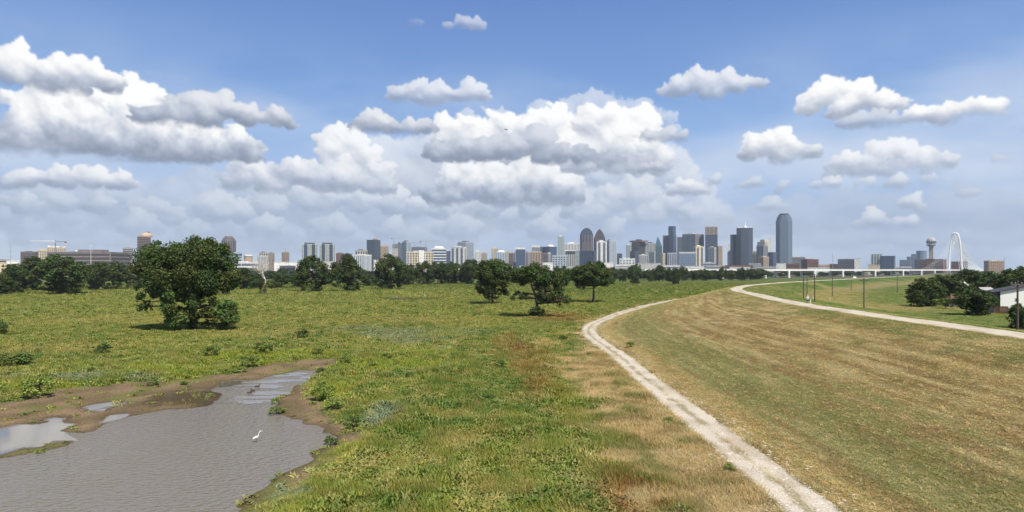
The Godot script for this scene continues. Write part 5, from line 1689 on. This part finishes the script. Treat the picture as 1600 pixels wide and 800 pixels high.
	# utility poles
	for p in [[1255.5, 434, 172, 1, "thin utility pole left of the walker"], [1261, 433, 210, 0, "short dark utility pole just behind the walker"], [1273, 428, 158, 1, "dark utility pole right of the walker"], [1300.5, 424, 262, 0, "far utility pole at the edge of the tan patch"], [1350, 434, 163, 2, "utility pole with a crossarm and braces in the grass hollow"], [1330, 437, 330, 0, "faint far pole left of the crossarm pole"], [1402, 431, 300, 0, "faint far pole on the slope below the bridge"], [1590, 438, 96, 2, "brown utility pole with a crossarm in front of the white house"]]:
		d = p[2]
		sx = gx(p[0], d)
		o = base("utility_pole", Vector3(sx, height(sx, d) - 0.3, -d), p[4], "pole", "utility poles behind the levee")
		var ph: float = gh(p[1], d) - o.position.y
		st = start()
		add_tube(st, [Vector3.ZERO, Vector3(0, ph, 0)], [0.17, 0.12], 8)
		part("post", st.commit(), M.wood, o)
		if p[3] > 0:
			part("crossarm", box(Vector3(-1.3, ph - 0.75, 0.12), Vector3(1.3, ph - 0.55, 0.28)), M.wood, o)
			for e in [-1.0, -0.45, 0.45, 1.0]:
				st = start()
				add_lathe(st, [Vector2(0.05, ph - 0.55), Vector2(0.09, ph - 0.42), Vector2(0.05, ph - 0.30), Vector2(0.01, ph - 0.27)], 6, Vector3(e * 1.1, 0, 0.19))
				part("insulator", st.commit(), wall_mat("grey"), o)
		if p[3] > 1:
			for e in [-1.0, 1.0]:
				st = start()
				add_tube(st, [Vector3(e * 0.8, ph - 0.7, 0.2), Vector3(0, ph - 1.5, 0.15)], [0.035, 0.035], 4)
				part("brace", st.commit(), M.wood, o)
	# marker posts on the levee and a white car far along its crest
	for p in [[1266.5, 128, "white marker post right beside the walker"], [1270.5, 190, "white marker post left of the dark utility pole"], [1297, 230, "white marker post at the foot of the far utility pole"]]:
		d = p[1]
		sx = gx(p[0], d)
		o = base("marker_post", Vector3(sx, height(sx, d) - 0.1, -d), p[2], "post", "white marker posts")
		part("stake", box(Vector3(-0.06, 0, -0.06), Vector3(0.06, 0.95, 0.06)), M.white, o)
		part("cap", box(Vector3(-0.075, 0.95, -0.075), Vector3(0.075, 1.02, 0.075)), wall_mat("cream"), o)
	d = 494.0
	car(look(crest_x, d), d)

func fence(a: Vector2, b: Vector2, tall: float, c: Color, label: String) -> void:
	var o := base("board_fence", Vector3(a.x, height(a.x, a.y), -a.y), label, "fence", "board fences")
	var n := int(a.distance_to(b) / 0.22)
	var m1 := mat(c, 0.9)
	var m2 := mat(c * 0.85, 0.9)
	var dir := Vector3(b.x - a.x, height(b.x, b.y) - height(a.x, a.y), -(b.y - a.y))
	for k in n:
		var p := dir * (k / float(n))
		var t := tall + 0.05 * sin(k * 2.3)
		var me := part("board", box(Vector3(0, -0.2, 0), Vector3(0.205, t, 0.03)), m1 if k % 3 else m2, o)
		me.position = p
		me.rotation.y = -atan2(dir.z, dir.x)
	for e in [0.4, tall - 0.35]:
		var st := start()
		add_tube(st, [Vector3(0, e, -0.06), dir + Vector3(0, e, -0.06)], [0.045, 0.045], 4)
		part("rail", st.commit(), m2, o)

func car(x: float, d: float) -> void:
	var o := base("car", Vector3(x, height(x, d) + 0.06, -d), "tiny white car driving along the far crest of the levee", "car", "", 0.9)
	var st := start()
	var prof := [Vector2(-2.3, 0.35), Vector2(-2.3, 0.85), Vector2(-1.7, 1.0), Vector2(-1.1, 1.5), Vector2(0.7, 1.52), Vector2(1.4, 1.02), Vector2(2.2, 0.9), Vector2(2.3, 0.4)]
	for k in prof.size():
		var a: Vector2 = prof[k]
		var b: Vector2 = prof[(k + 1) % prof.size()]
		quad(st, Vector3(a.x, a.y, -0.9), Vector3(b.x, b.y, -0.9), Vector3(b.x, b.y, 0.9), Vector3(a.x, a.y, 0.9))
	for z in [0.9, -0.9]:
		for k in range(1, prof.size() - 1):
			var a := Vector3(prof[0].x, prof[0].y, z)
			var b := Vector3(prof[k].x, prof[k].y, z)
			var c := Vector3(prof[k + 1].x, prof[k + 1].y, z)
			if z > 0: tri(st, a, b, c)
			else: tri(st, a, c, b)
	part("body", st.commit(), M.white, o)
	for z in [0.91, -0.94]:
		part("side_window", box(Vector3(-1.2, 1.0, z), Vector3(1.0, 1.38, z + 0.03)), glass_mat("dark"), o)
	for k in 4:
		st = start()
		var c := Vector3(-1.4 if k < 2 else 1.4, 0.34, 0.8 if k % 2 else -0.8)
		add_tube(st, [c - Vector3(0, 0, 0.12), c + Vector3(0, 0, 0.12)], [0.33, 0.33], 12)
		part("wheel", st.commit(), wall_mat("dark"), o)


# ---------------------------------------------------------------- shrubs, animals, people

func make_shrubs() -> void:
	var kinds := [M.shrub]
	kinds.append(grown("shrub", [[Vector3(0, 1.0, 0), Vector3(1.5, 0.9, 1.3), 20], [Vector3(0.3, 1.7, 0), Vector3(0.8, 0.5, 0.8), 8]], [Vector3(0, -0.1, 0), Vector3(0, 0.5, 0), Vector3(0.1, 1.3, 0)], 0.07, 0.11, 8.0, 78, Color(0.19, 0.25, 0.05)))
	kinds.append(grown("shrub", [[Vector3(0, 1.1, 0), Vector3(1.4, 1.0, 1.3), 22]], [Vector3(0, -0.1, 0), Vector3(0, 0.5, 0), Vector3(0, 1.2, 0)], 0.08, 0.13, 9.0, 79, Color(0.085, 0.135, 0.03)))
	# bearing, row of the foot, width in picture units, kind, share of height, label
	for s in [[60, 621, 44, 1, 0.9, "rounded bright bush at the edge of the mud, left of the pond"], [161, 553, 27, 2, 0.75, "low dark bush on the meadow left of the pond's head"], [331, 557, 22, 0, 0.9, "small bush left of the pond's narrow head"], [412, 556, 25, 0, 1.0, "taller bush above the pond's narrow head"], [389, 574, 25, 0, 0.9, "bush nearest the bank at the pond's narrow head"], [375, 581, 22, 1, 0.5, "low yellowish bush on the bank by the pond's head"], [541, 570, 21, 1, 1.1, "yellow-green bush right of the pond's head"], [497, 556, 14, 0, 1.0, "little bush behind the pond's right tip"], [604, 563, 16, 0, 0.8, "small bush on the lime-green strip right of the pond"], [582, 574, 18, 1, 0.6, "low pale bush on the lime-green strip"], [501, 580, 18, 2, 0.5, "low bush at the pond's right tip"], [432, 628, 15, 1, 1.0, "twiggy plant growing in the shallow water"], [432, 643, 22, 0, 0.6, "reedy clump standing in the shallow water"], [517, 690, 22, 2, 0.8, "low leafy plant at the right shore of the pond"], [505, 625, 40, 1, 0.9, "biggest lime bush on the pond's right bank"], [520, 640, 32, 1, 0.7, "lower lime bush on the pond's right bank"], [552, 668, 26, 2, 0.9, "dark leafy plant above the pond's right shore"], [18, 572, 52, 2, 0.5, "wide dark bush near the left edge"], [-2, 523, 30, 2, 1.0, "round dark bush cut by the left edge"], [782, 574, 15, 2, 1.0, "lone dark weed in the middle of the meadow"], [240, 602, 17, 2, 0.5, "small plant on the mud above the pond"], [288, 601, 14, 2, 0.5, "smaller plant on the mud nearer the pond's neck"], [473, 528, 22, 2, 0.8, "dark bush on the meadow right of the big oak"], [354, 462, 12, 2, 0.9, "tiny dark bush right behind the big oak"], [764, 625, 20, 2, 0.5, "flat dark weed on the green in front of the leaning oak"], [880, 532, 14, 2, 0.7, "dark weed beside the pale straw clump near the track"], [985, 545, 12, 0, 0.8, "little green weed at the track's left edge by its bend"], [1045, 660, 16, 1, 0.8, "bright weed on the dry strip beside the track"], [1140, 735, 18, 1, 0.8, "bright weed on the dry strip nearer the viewer"], [640, 590, 14, 2, 0.7, "small dark weed left of the reddish patch"]]:
		var p := gp(s[0], s[1])
		var w: float = s[2] / F * p.y / 2.5
		plant(kinds[s[3]], "shrub", p.x, p.y, Vector3(w, w * float(s[4]), w), p.x * 3.0, s[5], "bush", "bushes and weeds of the meadow", 0.05)
	for k in M.kinds: k.free()
	for k in kinds: k.free()

func bird(called: String, m: Material, spine: Array, radii: Array, beak: Array, legs: float, beak_m: Material, leg_m: Material) -> Node3D:
	var o := Node3D.new()
	o.name = called
	var st := start()
	var cv := Curve3D.new()
	for k in spine.size():
		var t: Vector3 = ((spine[mini(k + 1, spine.size() - 1)] as Vector3) - (spine[maxi(k - 1, 0)] as Vector3)) * 0.17
		cv.add_point(spine[k], -t, t)
	var pts := []
	var rad := []
	for k in 41:
		var t := k / 40.0 * (spine.size() - 1)
		var i := mini(int(t), spine.size() - 2)
		pts.append(cv.samplef(t))
		rad.append(lerpf(radii[i], radii[i + 1], smoothstep(0.0, 1.0, t - i)))
	add_tube(st, pts, rad, 10)
	part("body", st.commit(), m, o)
	st = start()
	add_tube(st, beak, [0.016, 0.003], 6)
	part("beak", st.commit(), beak_m, o)
	if legs > 0.0:
		for e in [-0.035, 0.045]:
			st = start()
			add_tube(st, [Vector3(0.0, legs + 0.03, e), Vector3(-0.03, legs * 0.5, e), Vector3(0.02, -0.3, e)], [0.012, 0.01, 0.008], 5)
			part("leg", st.commit(), leg_m, o)
	return o

func put_bird(proto: Node3D, called: String, x: float, y: float, d: float, s: float, turn: float, label: String, group: String, cat: String) -> void:
	var o: Node3D = proto.duplicate()
	o.name = numbered(called)
	add_child(o, true)
	o.position = Vector3(x, y, -d)
	o.scale = Vector3.ONE * s
	o.rotation.y = turn
	tag(o, label, cat, group)

func make_animals_and_people() -> void:
	var bill := mat(Color(0.55, 0.35, 0.05), 0.5)
	var dark := mat(Color(0.03, 0.028, 0.025), 0.7)
	var egret := bird("egret", M.white, [Vector3(-0.32, 0.30, 0), Vector3(-0.16, 0.38, 0), Vector3(0.02, 0.44, 0), Vector3(0.12, 0.53, 0), Vector3(0.15, 0.68, 0), Vector3(0.22, 0.84, 0), Vector3(0.30, 0.93, 0), Vector3(0.36, 0.92, 0)], [0.012, 0.085, 0.105, 0.055, 0.032, 0.028, 0.036, 0.016], [Vector3(0.35, 0.92, 0), Vector3(0.50, 0.885, 0)], 0.34, bill, dark)
	var p := gp(401, 691, -0.24)
	put_bird(egret, "egret", p.x, -0.24, p.y, 0.98, 0.25, "white egret standing in the middle of the muddy pond", "", "bird")
	for b in [[440, 456.5, 0.4, "white bird standing in the grass right of the half-dead tree"], [462, 458, 2.6, "white bird farther right, in front of the two big round trees"], [655, 463.5, 0.2, "white bird at the far pool, the left one of two"], [664, 463.5, 2.9, "white bird at the far pool, the right one of two"]]:
		p = gp(b[0], b[1], 0.5)
		put_bird(egret, "egret", p.x, height(p.x, p.y) + 0.35, p.y, 1.25, b[2], b[3], "white birds on the far meadow", "bird")
	var duck := bird("duck", mat(Color(0.06, 0.045, 0.035), 0.8), [Vector3(-0.30, 0.14, 0), Vector3(-0.16, 0.08, 0), Vector3(0.05, 0.06, 0), Vector3(0.17, 0.11, 0), Vector3(0.20, 0.22, 0), Vector3(0.25, 0.28, 0), Vector3(0.30, 0.27, 0)], [0.012, 0.09, 0.12, 0.08, 0.045, 0.055, 0.02], [Vector3(0.29, 0.265, 0), Vector3(0.37, 0.25, 0)], 0.0, bill, dark)
	for b in [[402, 604.5, 0.3, "farthest of three dark ducks on the pond's narrow neck"], [395, 611, 2.8, "middle one of three dark ducks on the pond's narrow neck"], [390, 614, 0.6, "nearest of three dark ducks on the pond's narrow neck"]]:
		p = gp(b[0], b[1], -0.24)
		put_bird(duck, "duck", p.x, -0.24, p.y, 1.1, b[2], b[3], "ducks on the pond", "duck")
	egret.free()
	duck.free()
	make_person()
	make_plane()

func make_plane() -> void:
	var d := 1500.0
	var o := base("airplane", Vector3(gx(791, d), gh(202.5, d), -d), "tiny dark airplane in front of the big white cloud", "airplane", "", 1.2)
	var m := mat(Color(0.12, 0.12, 0.13), 0.4)
	var st := start()
	add_tube(st, [Vector3(0, 0, 4.2), Vector3(0, 0, 3.4), Vector3(0, 0.1, 1.6), Vector3(0, 0.1, -1.5), Vector3(0, 0.35, -4.6)], [0.1, 0.62, 0.85, 0.8, 0.12], 10)
	part("fuselage", st.commit(), m, o)
	for e in [-1.0, 1.0]:
		st = start()
		var r := [Vector3(0.6 * e, -0.3, 1.4), Vector3(6.2 * e, 0.45, 0.4), Vector3(6.2 * e, 0.45, -0.5), Vector3(0.6 * e, -0.3, -1.0)]
		var up := Vector3(0, 0.18, 0)
		if e > 0:
			r.reverse()
		quad(st, r[0] + up, r[1] + up, r[2] + up, r[3] + up)
		quad(st, r[3], r[2], r[1], r[0])
		for k in 4:
			quad(st, r[k], r[(k + 1) % 4], r[(k + 1) % 4] + up, r[k] + up)
		part("wing", st.commit(), m, o)
		st = start()
		add_tube(st, [Vector3(2.4 * e, -0.35, 1.9), Vector3(2.4 * e, -0.35, -0.4)], [0.42, 0.34], 8)
		part("engine", st.commit(), m, o)
	part("tail_fin", box(Vector3(-0.08, 0.3, -4.7), Vector3(0.08, 2.2, -3.3)), m, o)
	part("tailplane", box(Vector3(-2.0, 0.4, -4.6), Vector3(2.0, 0.52, -3.7)), m, o)

func bone(p: Vector3, a: Vector3, b: Vector3, ra: float, rb: float) -> float:
	var e := b - a
	var t := clampf((p - a).dot(e) / e.length_squared(), 0.0, 1.0)
	return (p - a - e * t).length() - lerpf(ra, rb, t)

func make_person() -> void:
	# a walker seen from behind, mid-stride: bones [from, to, radius, radius, colour]
	var skin := Color(0.42, 0.25, 0.17)
	var shirt := Color(0.62, 0.63, 0.66)
	var shorts := Color(0.02, 0.02, 0.03)
	var shoe := Color(0.55, 0.55, 0.55)
	var sock := Color(0.6, 0.6, 0.6)
	var hair := Color(0.05, 0.035, 0.025)
	var bones := [
		[Vector3(0, 0.96, 0), Vector3(0, 1.16, 0.01), 0.145, 0.15, shirt], [Vector3(0, 1.16, 0.01), Vector3(0, 1.36, 0), 0.15, 0.155, shirt], [Vector3(-0.15, 1.40, 0), Vector3(0.15, 1.40, 0), 0.085, 0.085, shirt], [Vector3(0, 1.42, 0), Vector3(0, 1.54, -0.02), 0.058, 0.055, skin],
		[Vector3(0, 1.60, -0.02), Vector3(0, 1.68, -0.02), 0.088, 0.098, skin], [Vector3(0, 1.66, 0.02), Vector3(0, 1.71, 0.0), 0.09, 0.095, hair], [Vector3(0, 1.615, -0.115), Vector3(0, 1.60, -0.125), 0.018, 0.02, skin],
		[Vector3(-0.09, 0.92, 0), Vector3(-0.10, 0.56, -0.16), 0.105, 0.075, shorts], [Vector3(0.09, 0.92, 0), Vector3(0.10, 0.55, 0.10), 0.105, 0.075, shorts],
		[Vector3(-0.10, 0.54, -0.17), Vector3(-0.10, 0.12, -0.20), 0.062, 0.04, skin], [Vector3(0.10, 0.53, 0.10), Vector3(0.10, 0.18, 0.34), 0.062, 0.04, skin],
		[Vector3(-0.10, 0.06, -0.17), Vector3(-0.10, 0.05, -0.36), 0.045, 0.038, shoe], [Vector3(0.10, 0.14, 0.38), Vector3(0.10, 0.04, 0.24), 0.045, 0.038, shoe],
		[Vector3(-0.19, 1.39, 0), Vector3(-0.25, 1.10, 0.10), 0.06, 0.045, shirt], [Vector3(0.19, 1.39, 0), Vector3(0.25, 1.10, -0.06), 0.06, 0.045, shirt],
		[Vector3(-0.25, 1.10, 0.10), Vector3(-0.24, 0.92, -0.06), 0.042, 0.03, skin], [Vector3(0.25, 1.10, -0.06), Vector3(0.23, 0.98, -0.26), 0.042, 0.03, skin],
		[Vector3(-0.24, 0.92, -0.06), Vector3(-0.24, 0.87, -0.10), 0.03, 0.034, skin], [Vector3(0.23, 0.98, -0.26), Vector3(0.23, 0.97, -0.32), 0.03, 0.034, skin]]
	var cell := 0.026
	var lo := Vector3(-0.36, -0.02, -0.46)
	var n := Vector3i(28, 70, 36)
	var f := PackedFloat32Array()
	f.resize((n.x + 1) * (n.y + 1) * (n.z + 1))
	f.fill(1.0)
	var sx := n.x + 1
	var sxy := sx * (n.y + 1)
	for b in bones:      # only the cells near each bone
		var r := maxf(b[2], b[3]) + 0.09
		var blo := ((b[0] as Vector3).min(b[1]) - Vector3.ONE * r - lo) / cell
		var bhi := ((b[0] as Vector3).max(b[1]) + Vector3.ONE * r - lo) / cell
		for z in range(maxi(0, int(blo.z)), mini(n.z, int(bhi.z) + 1) + 1):
			for y in range(maxi(0, int(blo.y)), mini(n.y, int(bhi.y) + 1) + 1):
				for x in range(maxi(0, int(blo.x)), mini(n.x, int(bhi.x) + 1) + 1):
					var i := x + y * sx + z * sxy
					var v := bone(lo + Vector3(x, y, z) * cell, b[0], b[1], b[2], b[3])
					var h := clampf(0.5 + 0.5 * (f[i] - v) / 0.03, 0.0, 1.0)
					f[i] = lerpf(f[i], v, h) - 0.03 * h * (1.0 - h)
	# surface nets
	var vert := PackedVector3Array()
	var col := PackedColorArray()
	var of := {}
	for z in n.z:
		for y in n.y:
			for x in n.x:
				var i := x + y * sx + z * sxy
				var sum := Vector3.ZERO
				var cnt := 0
				for e in [[0, 1], [0, sx], [0, sxy], [1, 1 + sx], [1, 1 + sxy], [sx, sx + 1], [sx, sx + sxy], [sxy, sxy + 1], [sxy, sxy + sx], [1 + sx, 1 + sx + sxy], [1 + sxy, 1 + sx + sxy], [sx + sxy, 1 + sx + sxy]]:
					var a: float = f[i + e[0]]
					var b: float = f[i + e[1]]
					if (a < 0.0) != (b < 0.0):
						var pa := Vector3(e[0] % sx, (e[0] % sxy) / sx, e[0] / sxy)
						var pb := Vector3(e[1] % sx, (e[1] % sxy) / sx, e[1] / sxy)
						sum += pa.lerp(pb, a / (a - b))
						cnt += 1
				if cnt:
					var p := lo + (Vector3(x, y, z) + sum / cnt) * cell
					of[i] = vert.size()
					vert.append(p)
					var best := 1e9
					var c := skin
					for b in bones:
						var v := bone(p, b[0], b[1], b[2], b[3])
						if v < best:
							best = v
							c = b[4]
					col.append(c)
	var idx := PackedInt32Array()
	for i in of:
		for ax in 3:
			var step: int = [1, sx, sxy][ax]
			var u: int = [sx, sxy, 1][ax]
			var w: int = [sxy, 1, sx][ax]
			if (f[i] < 0.0) == (f[i + step] < 0.0) or not (of.has(i - u) and of.has(i - w) and of.has(i - u - w)):
				continue
			var q := [of[i], of[i - u], of[i - u - w], of[i - w]]
			if f[i] < 0.0:
				idx.append_array([q[0], q[2], q[1], q[0], q[3], q[2]])
			else:
				idx.append_array([q[0], q[1], q[2], q[0], q[2], q[3]])
	var st := start()
	st.set_smooth_group(0)
	for i in idx:
		st.set_color(col[i])
		st.add_vertex(vert[i])
	# five fingers on each hand
	for hand in [[Vector3(-0.24, 0.87, -0.10), Vector3(0, -0.9, -0.4), -1.0], [Vector3(0.23, 0.97, -0.32), Vector3(0, -0.4, -0.9), 1.0]]:
		for k in 5:
			var at: Vector3 = hand[0]
			var dir: Vector3 = (hand[1] as Vector3).normalized()
			var root := at + Vector3(0, 0, -0.028 + 0.018 * k)
			var tip: Vector3 = root + dir * [0.075, 0.085, 0.08, 0.065, 0.05][k]
			if k == 4:
				root = at + Vector3(0, 0.02, 0.03)
				tip = root + (dir + Vector3(0, 0.2, 0.7)).normalized() * 0.05
			for s in 5:
				var a := TAU * s / 5.0
				var b := TAU * (s + 1) / 5.0
				var ra := Vector3(cos(a), 0, sin(a)) * 0.009
				var rb := Vector3(cos(b), 0, sin(b)) * 0.009
				for v in [root + ra, tip + ra * 0.7, tip + rb * 0.7, root + ra, tip + rb * 0.7, root + rb]:
					st.set_color(skin)
					st.add_vertex(v)
	st.index()
	st.generate_normals()
	var m := mat(Color(1, 1, 1), 0.85)
	m.vertex_color_use_as_albedo = true
	var d := 126.0
	var x := gx(1262, d)
	x = minf(x, look(crest_x, d) + 1.6)
	var o := base("person", Vector3(x, height(x, d) + 0.06, -d), "person in a white cap, pale shirt and black shorts walking along the levee path", "person", "", -0.25)
	part("body", st.commit(), m, o)
	var cap := start()
	add_lathe(cap, [Vector2(0.112, 1.68), Vector2(0.112, 1.74), Vector2(0.085, 1.80), Vector2(0.01, 1.825)], 14, Vector3(0, 0, -0.01))
	add_box(cap, Vector3(-0.07, 1.685, -0.21), Vector3(0.07, 1.70, -0.10))
	part("cap", cap.commit(), M.white, o)


# ---------------------------------------------------------------- grass

func tuft(blades: int, r: float, low: float, high: float, width: float, lean: float, seed_: int, tip: Color, broad := false) -> ArrayMesh:
	var g := RandomNumberGenerator.new()
	g.seed = seed_
	var v := PackedVector3Array()
	var c := PackedColorArray()
	for k in blades:
		var a := g.randf() * TAU
		var at := Vector3(cos(a), 0, sin(a)) * r * sqrt(g.randf())
		var h := g.randf_range(low, high)
		var dir := Vector3(g.randfn(), 0, g.randfn()) * lean * h
		var side := Vector3(dir.z, 0, -dir.x).normalized() if dir.length() > 0.001 else Vector3.RIGHT
		var w := width * g.randf_range(0.6, 1.3)
		var mid := at + Vector3(0, h * 0.6, 0) + dir * 0.4
		var top := at + Vector3(0, h, 0) + dir
		var s := g.randf_range(0.65, 1.3)
		var c0 := Color(s, s, s)
		var c1 := Color(s * tip.r, s * tip.g, s * tip.b)
		var b0 := at - side * w * (0.15 if broad else 0.5)
		var b1 := at + side * w * (0.15 if broad else 0.5)
		var m0 := mid - side * w * (0.8 if broad else 0.4)
		var m1 := mid + side * w * (0.8 if broad else 0.4)
		v.append_array([b0, m0, b1, b1, m0, m1, m0, top, m1])
		c.append_array([c0, c1, c0, c0, c1, c1, c1, c1, c1])
	var arr := []
	arr.resize(Mesh.ARRAY_MAX)
	arr[Mesh.ARRAY_VERTEX] = v
	arr[Mesh.ARRAY_COLOR] = c
	var me := ArrayMesh.new()
	me.add_surface_from_arrays(Mesh.PRIMITIVE_TRIANGLES, arr)
	return me

func spread(called: String, me: Mesh, where: Array, tint: Array, label: String, category: String, m: Material) -> void:
	if where.is_empty():
		return
	var mm := MultiMesh.new()
	mm.transform_format = MultiMesh.TRANSFORM_3D
	mm.use_colors = true
	mm.mesh = me
	mm.instance_count = where.size()
	for i in where.size():
		mm.set_instance_transform(i, where[i])
		mm.set_instance_color(i, tint[i])
	var o := MultiMeshInstance3D.new()
	o.name = called
	o.multimesh = mm
	o.material_override = m
	add_child(o)
	tag(o, label, category, "", "stuff")

func make_grass() -> void:
	var kinds := [
		["meadow_grass", tuft(26, 0.36, 0.12, 0.34, 0.034, 0.85, 1, Color(1.1, 1.05, 0.8)), "green and yellow meadow grass of the flood plain"],
		["leafy_weeds", tuft(20, 0.38, 0.10, 0.34, 0.065, 0.9, 2, Color(1.0, 1.05, 0.9), true), "broad-leaved green weeds among the meadow grass"],
		["mown_grass", tuft(26, 0.34, 0.03, 0.11, 0.022, 1.6, 3, Color(1.15, 1.08, 0.95)), "short mown tan and green grass on the levee"],
		["dry_grass", tuft(24, 0.36, 0.10, 0.28, 0.022, 1.0, 4, Color(1.1, 1.02, 0.9)), "dry tan grass beside the dirt track"],
		["tall_seed_grass", tuft(18, 0.32, 0.24, 0.50, 0.022, 0.5, 5, Color(1.35, 1.15, 0.85)), "taller grass with pale seed heads on the meadow"]]
	var where := [[], [], [], [], []]
	var tint := []
	for k in 5:
		tint.append([])
	var g := RandomNumberGenerator.new()
	g.seed = 91
	for zone in [[29.0, 60.0, 0.26, 1.0], [60.0, 105.0, 0.38, 1.15], [105.0, 185.0, 0.62, 1.5], [185.0, 330.0, 1.15, 2.2], [330.0, 640.0, 2.6, 3.6]]:
		var step: float = zone[2]
		var d: float = zone[0]
		while d < zone[1]:
			var half := 0.875 * d + 2.0
			var x := -half
			while x < half:
				var px := x + g.randf_range(-0.5, 0.5) * step
				var pd := d + g.randf_range(-0.5, 0.5) * step
				x += step
				var t := look(toe_x, pd)
				var cr := look(crest_x, pd)
				if px > cr + 140.0 or (pd > 330.0 and px > t):
					continue
				var from_track := absf(px - t)
				var bend := sqrt(1.0 + pow((look(toe_x, pd + 1.0) - look(toe_x, pd - 1.0)) * 0.5, 2.0))
				if from_track / bend < 1.75 and not (from_track < 0.5 and g.randf() < 0.16):
					continue
				bend = sqrt(1.0 + pow((look(crest_x, pd + 1.0) - look(crest_x, pd - 1.0)) * 0.5, 2.0))
				if absf(px - cr) / bend < 2.25:
					continue
				var bare := 0.0
				if by_water(px, pd):
					var gap := water_gap(px, pd)
					if gap < 0.35:
						continue
					bare = smoothstep(0.8, -0.6, sd(mud, Vector2(px, pd)) + n_mid.get_noise_2d(px * 1.6, pd * 1.6) * 1.8)
					if g.randf() < bare * 0.965:
						continue
				var c := cover(px, pd)
				var kind := 0
				var pick := n_mid.get_noise_2d(px * 1.3 + 500.0, pd * 1.3) + g.randf_range(-0.25, 0.25)
				if c.a > 0.8:
					kind = 1 if pick > 0.02 else 4 if pick < -0.24 else 0
				elif c.a > 0.45:
					kind = 3
				else:
					kind = 2
				var s: float = zone[3] * g.randf_range(0.75, 1.3)
				var tall := s * g.randf_range(0.8, 1.2)
				if kind != 2:
					tall *= 0.75 + 0.8 * smoothstep(-0.3, 0.5, n_mid.get_noise_2d(px * 0.8, pd * 0.8 + 60.0))
				if zone[3] > 1.4:
					tall *= 0.72
				if bare > 0.0:
					tall *= 0.6
				if from_track < 0.6:
					tall *= 0.5
				var b := Basis(Vector3.UP, g.randf() * TAU).scaled(Vector3(s, tall, s))
				(where[kind] as Array).append(Transform3D(b, Vector3(px, height(px, pd) - 0.01, -pd)))
				var f := g.randf_range(0.8, 1.22) * 1.72
				var warm := g.randf_range(-0.08, 0.2)
				var q := g.randf()      # single tufts are greener or more straw-like than their patch
				if kind == 2:
					c = c.lerp(Color(0.38, 0.31, 0.165), 0.55) if q < 0.28 else c.lerp(Color(0.105, 0.135, 0.04), 0.6) if q > 0.74 else c
				elif q < 0.12:
					c = c.lerp(Color(0.27, 0.235, 0.10), 0.6)
				elif q > 0.9:
					c = c.lerp(Color(0.06, 0.09, 0.02), 0.6)
				(tint[kind] as Array).append(Color(c.r * f * (1.0 + warm), c.g * f, c.b * f * (1.0 - warm * 0.5)))
			d += step
	for k in 5:
		spread(kinds[k][0], kinds[k][1], where[k], tint[k], kinds[k][2], "grass", M.grass)
	# stones lying along the dirt track
	var st := start()
	add_lathe(st, [Vector2(0.02, -0.3), Vector2(0.8, -0.1), Vector2(1.0, 0.15), Vector2(0.6, 0.5), Vector2(0.02, 0.6)], 6)
	var stone := st.commit()
	var at := []
	var tc := []
	for k in 5200:
		var d := 30.0 + 150.0 * pow(g.randf(), 1.6)
		var side := -1.0 if g.randf() < 0.6 else 1.0
		var off := side * (1.5 + absf(g.randfn()) * 0.9) if g.randf() < 0.7 else g.randf_range(-1.7, 1.7)
		if d < 46.0 and g.randf() < 0.4:
			off = -2.0 - g.randf() * 3.2
		var x := look(toe_x, d) + off
		var s := g.randf_range(0.02, 0.07) * (1.6 if g.randf() < 0.1 else 1.0)
		at.append(Transform3D(Basis(Vector3.UP, g.randf() * TAU).scaled(Vector3(s * 1.4, s, s)), Vector3(x, height(x, d) + 0.04, -d)))
		var f := g.randf_range(0.75, 1.15)
		tc.append(Color(0.56 * f, 0.51 * f, 0.43 * f))
	var m := StandardMaterial3D.new()
	m.vertex_color_use_as_albedo = true
	m.roughness = 0.95
	spread("gravel", stone, at, tc, "pale stones strewn along the dirt track", "gravel", m)
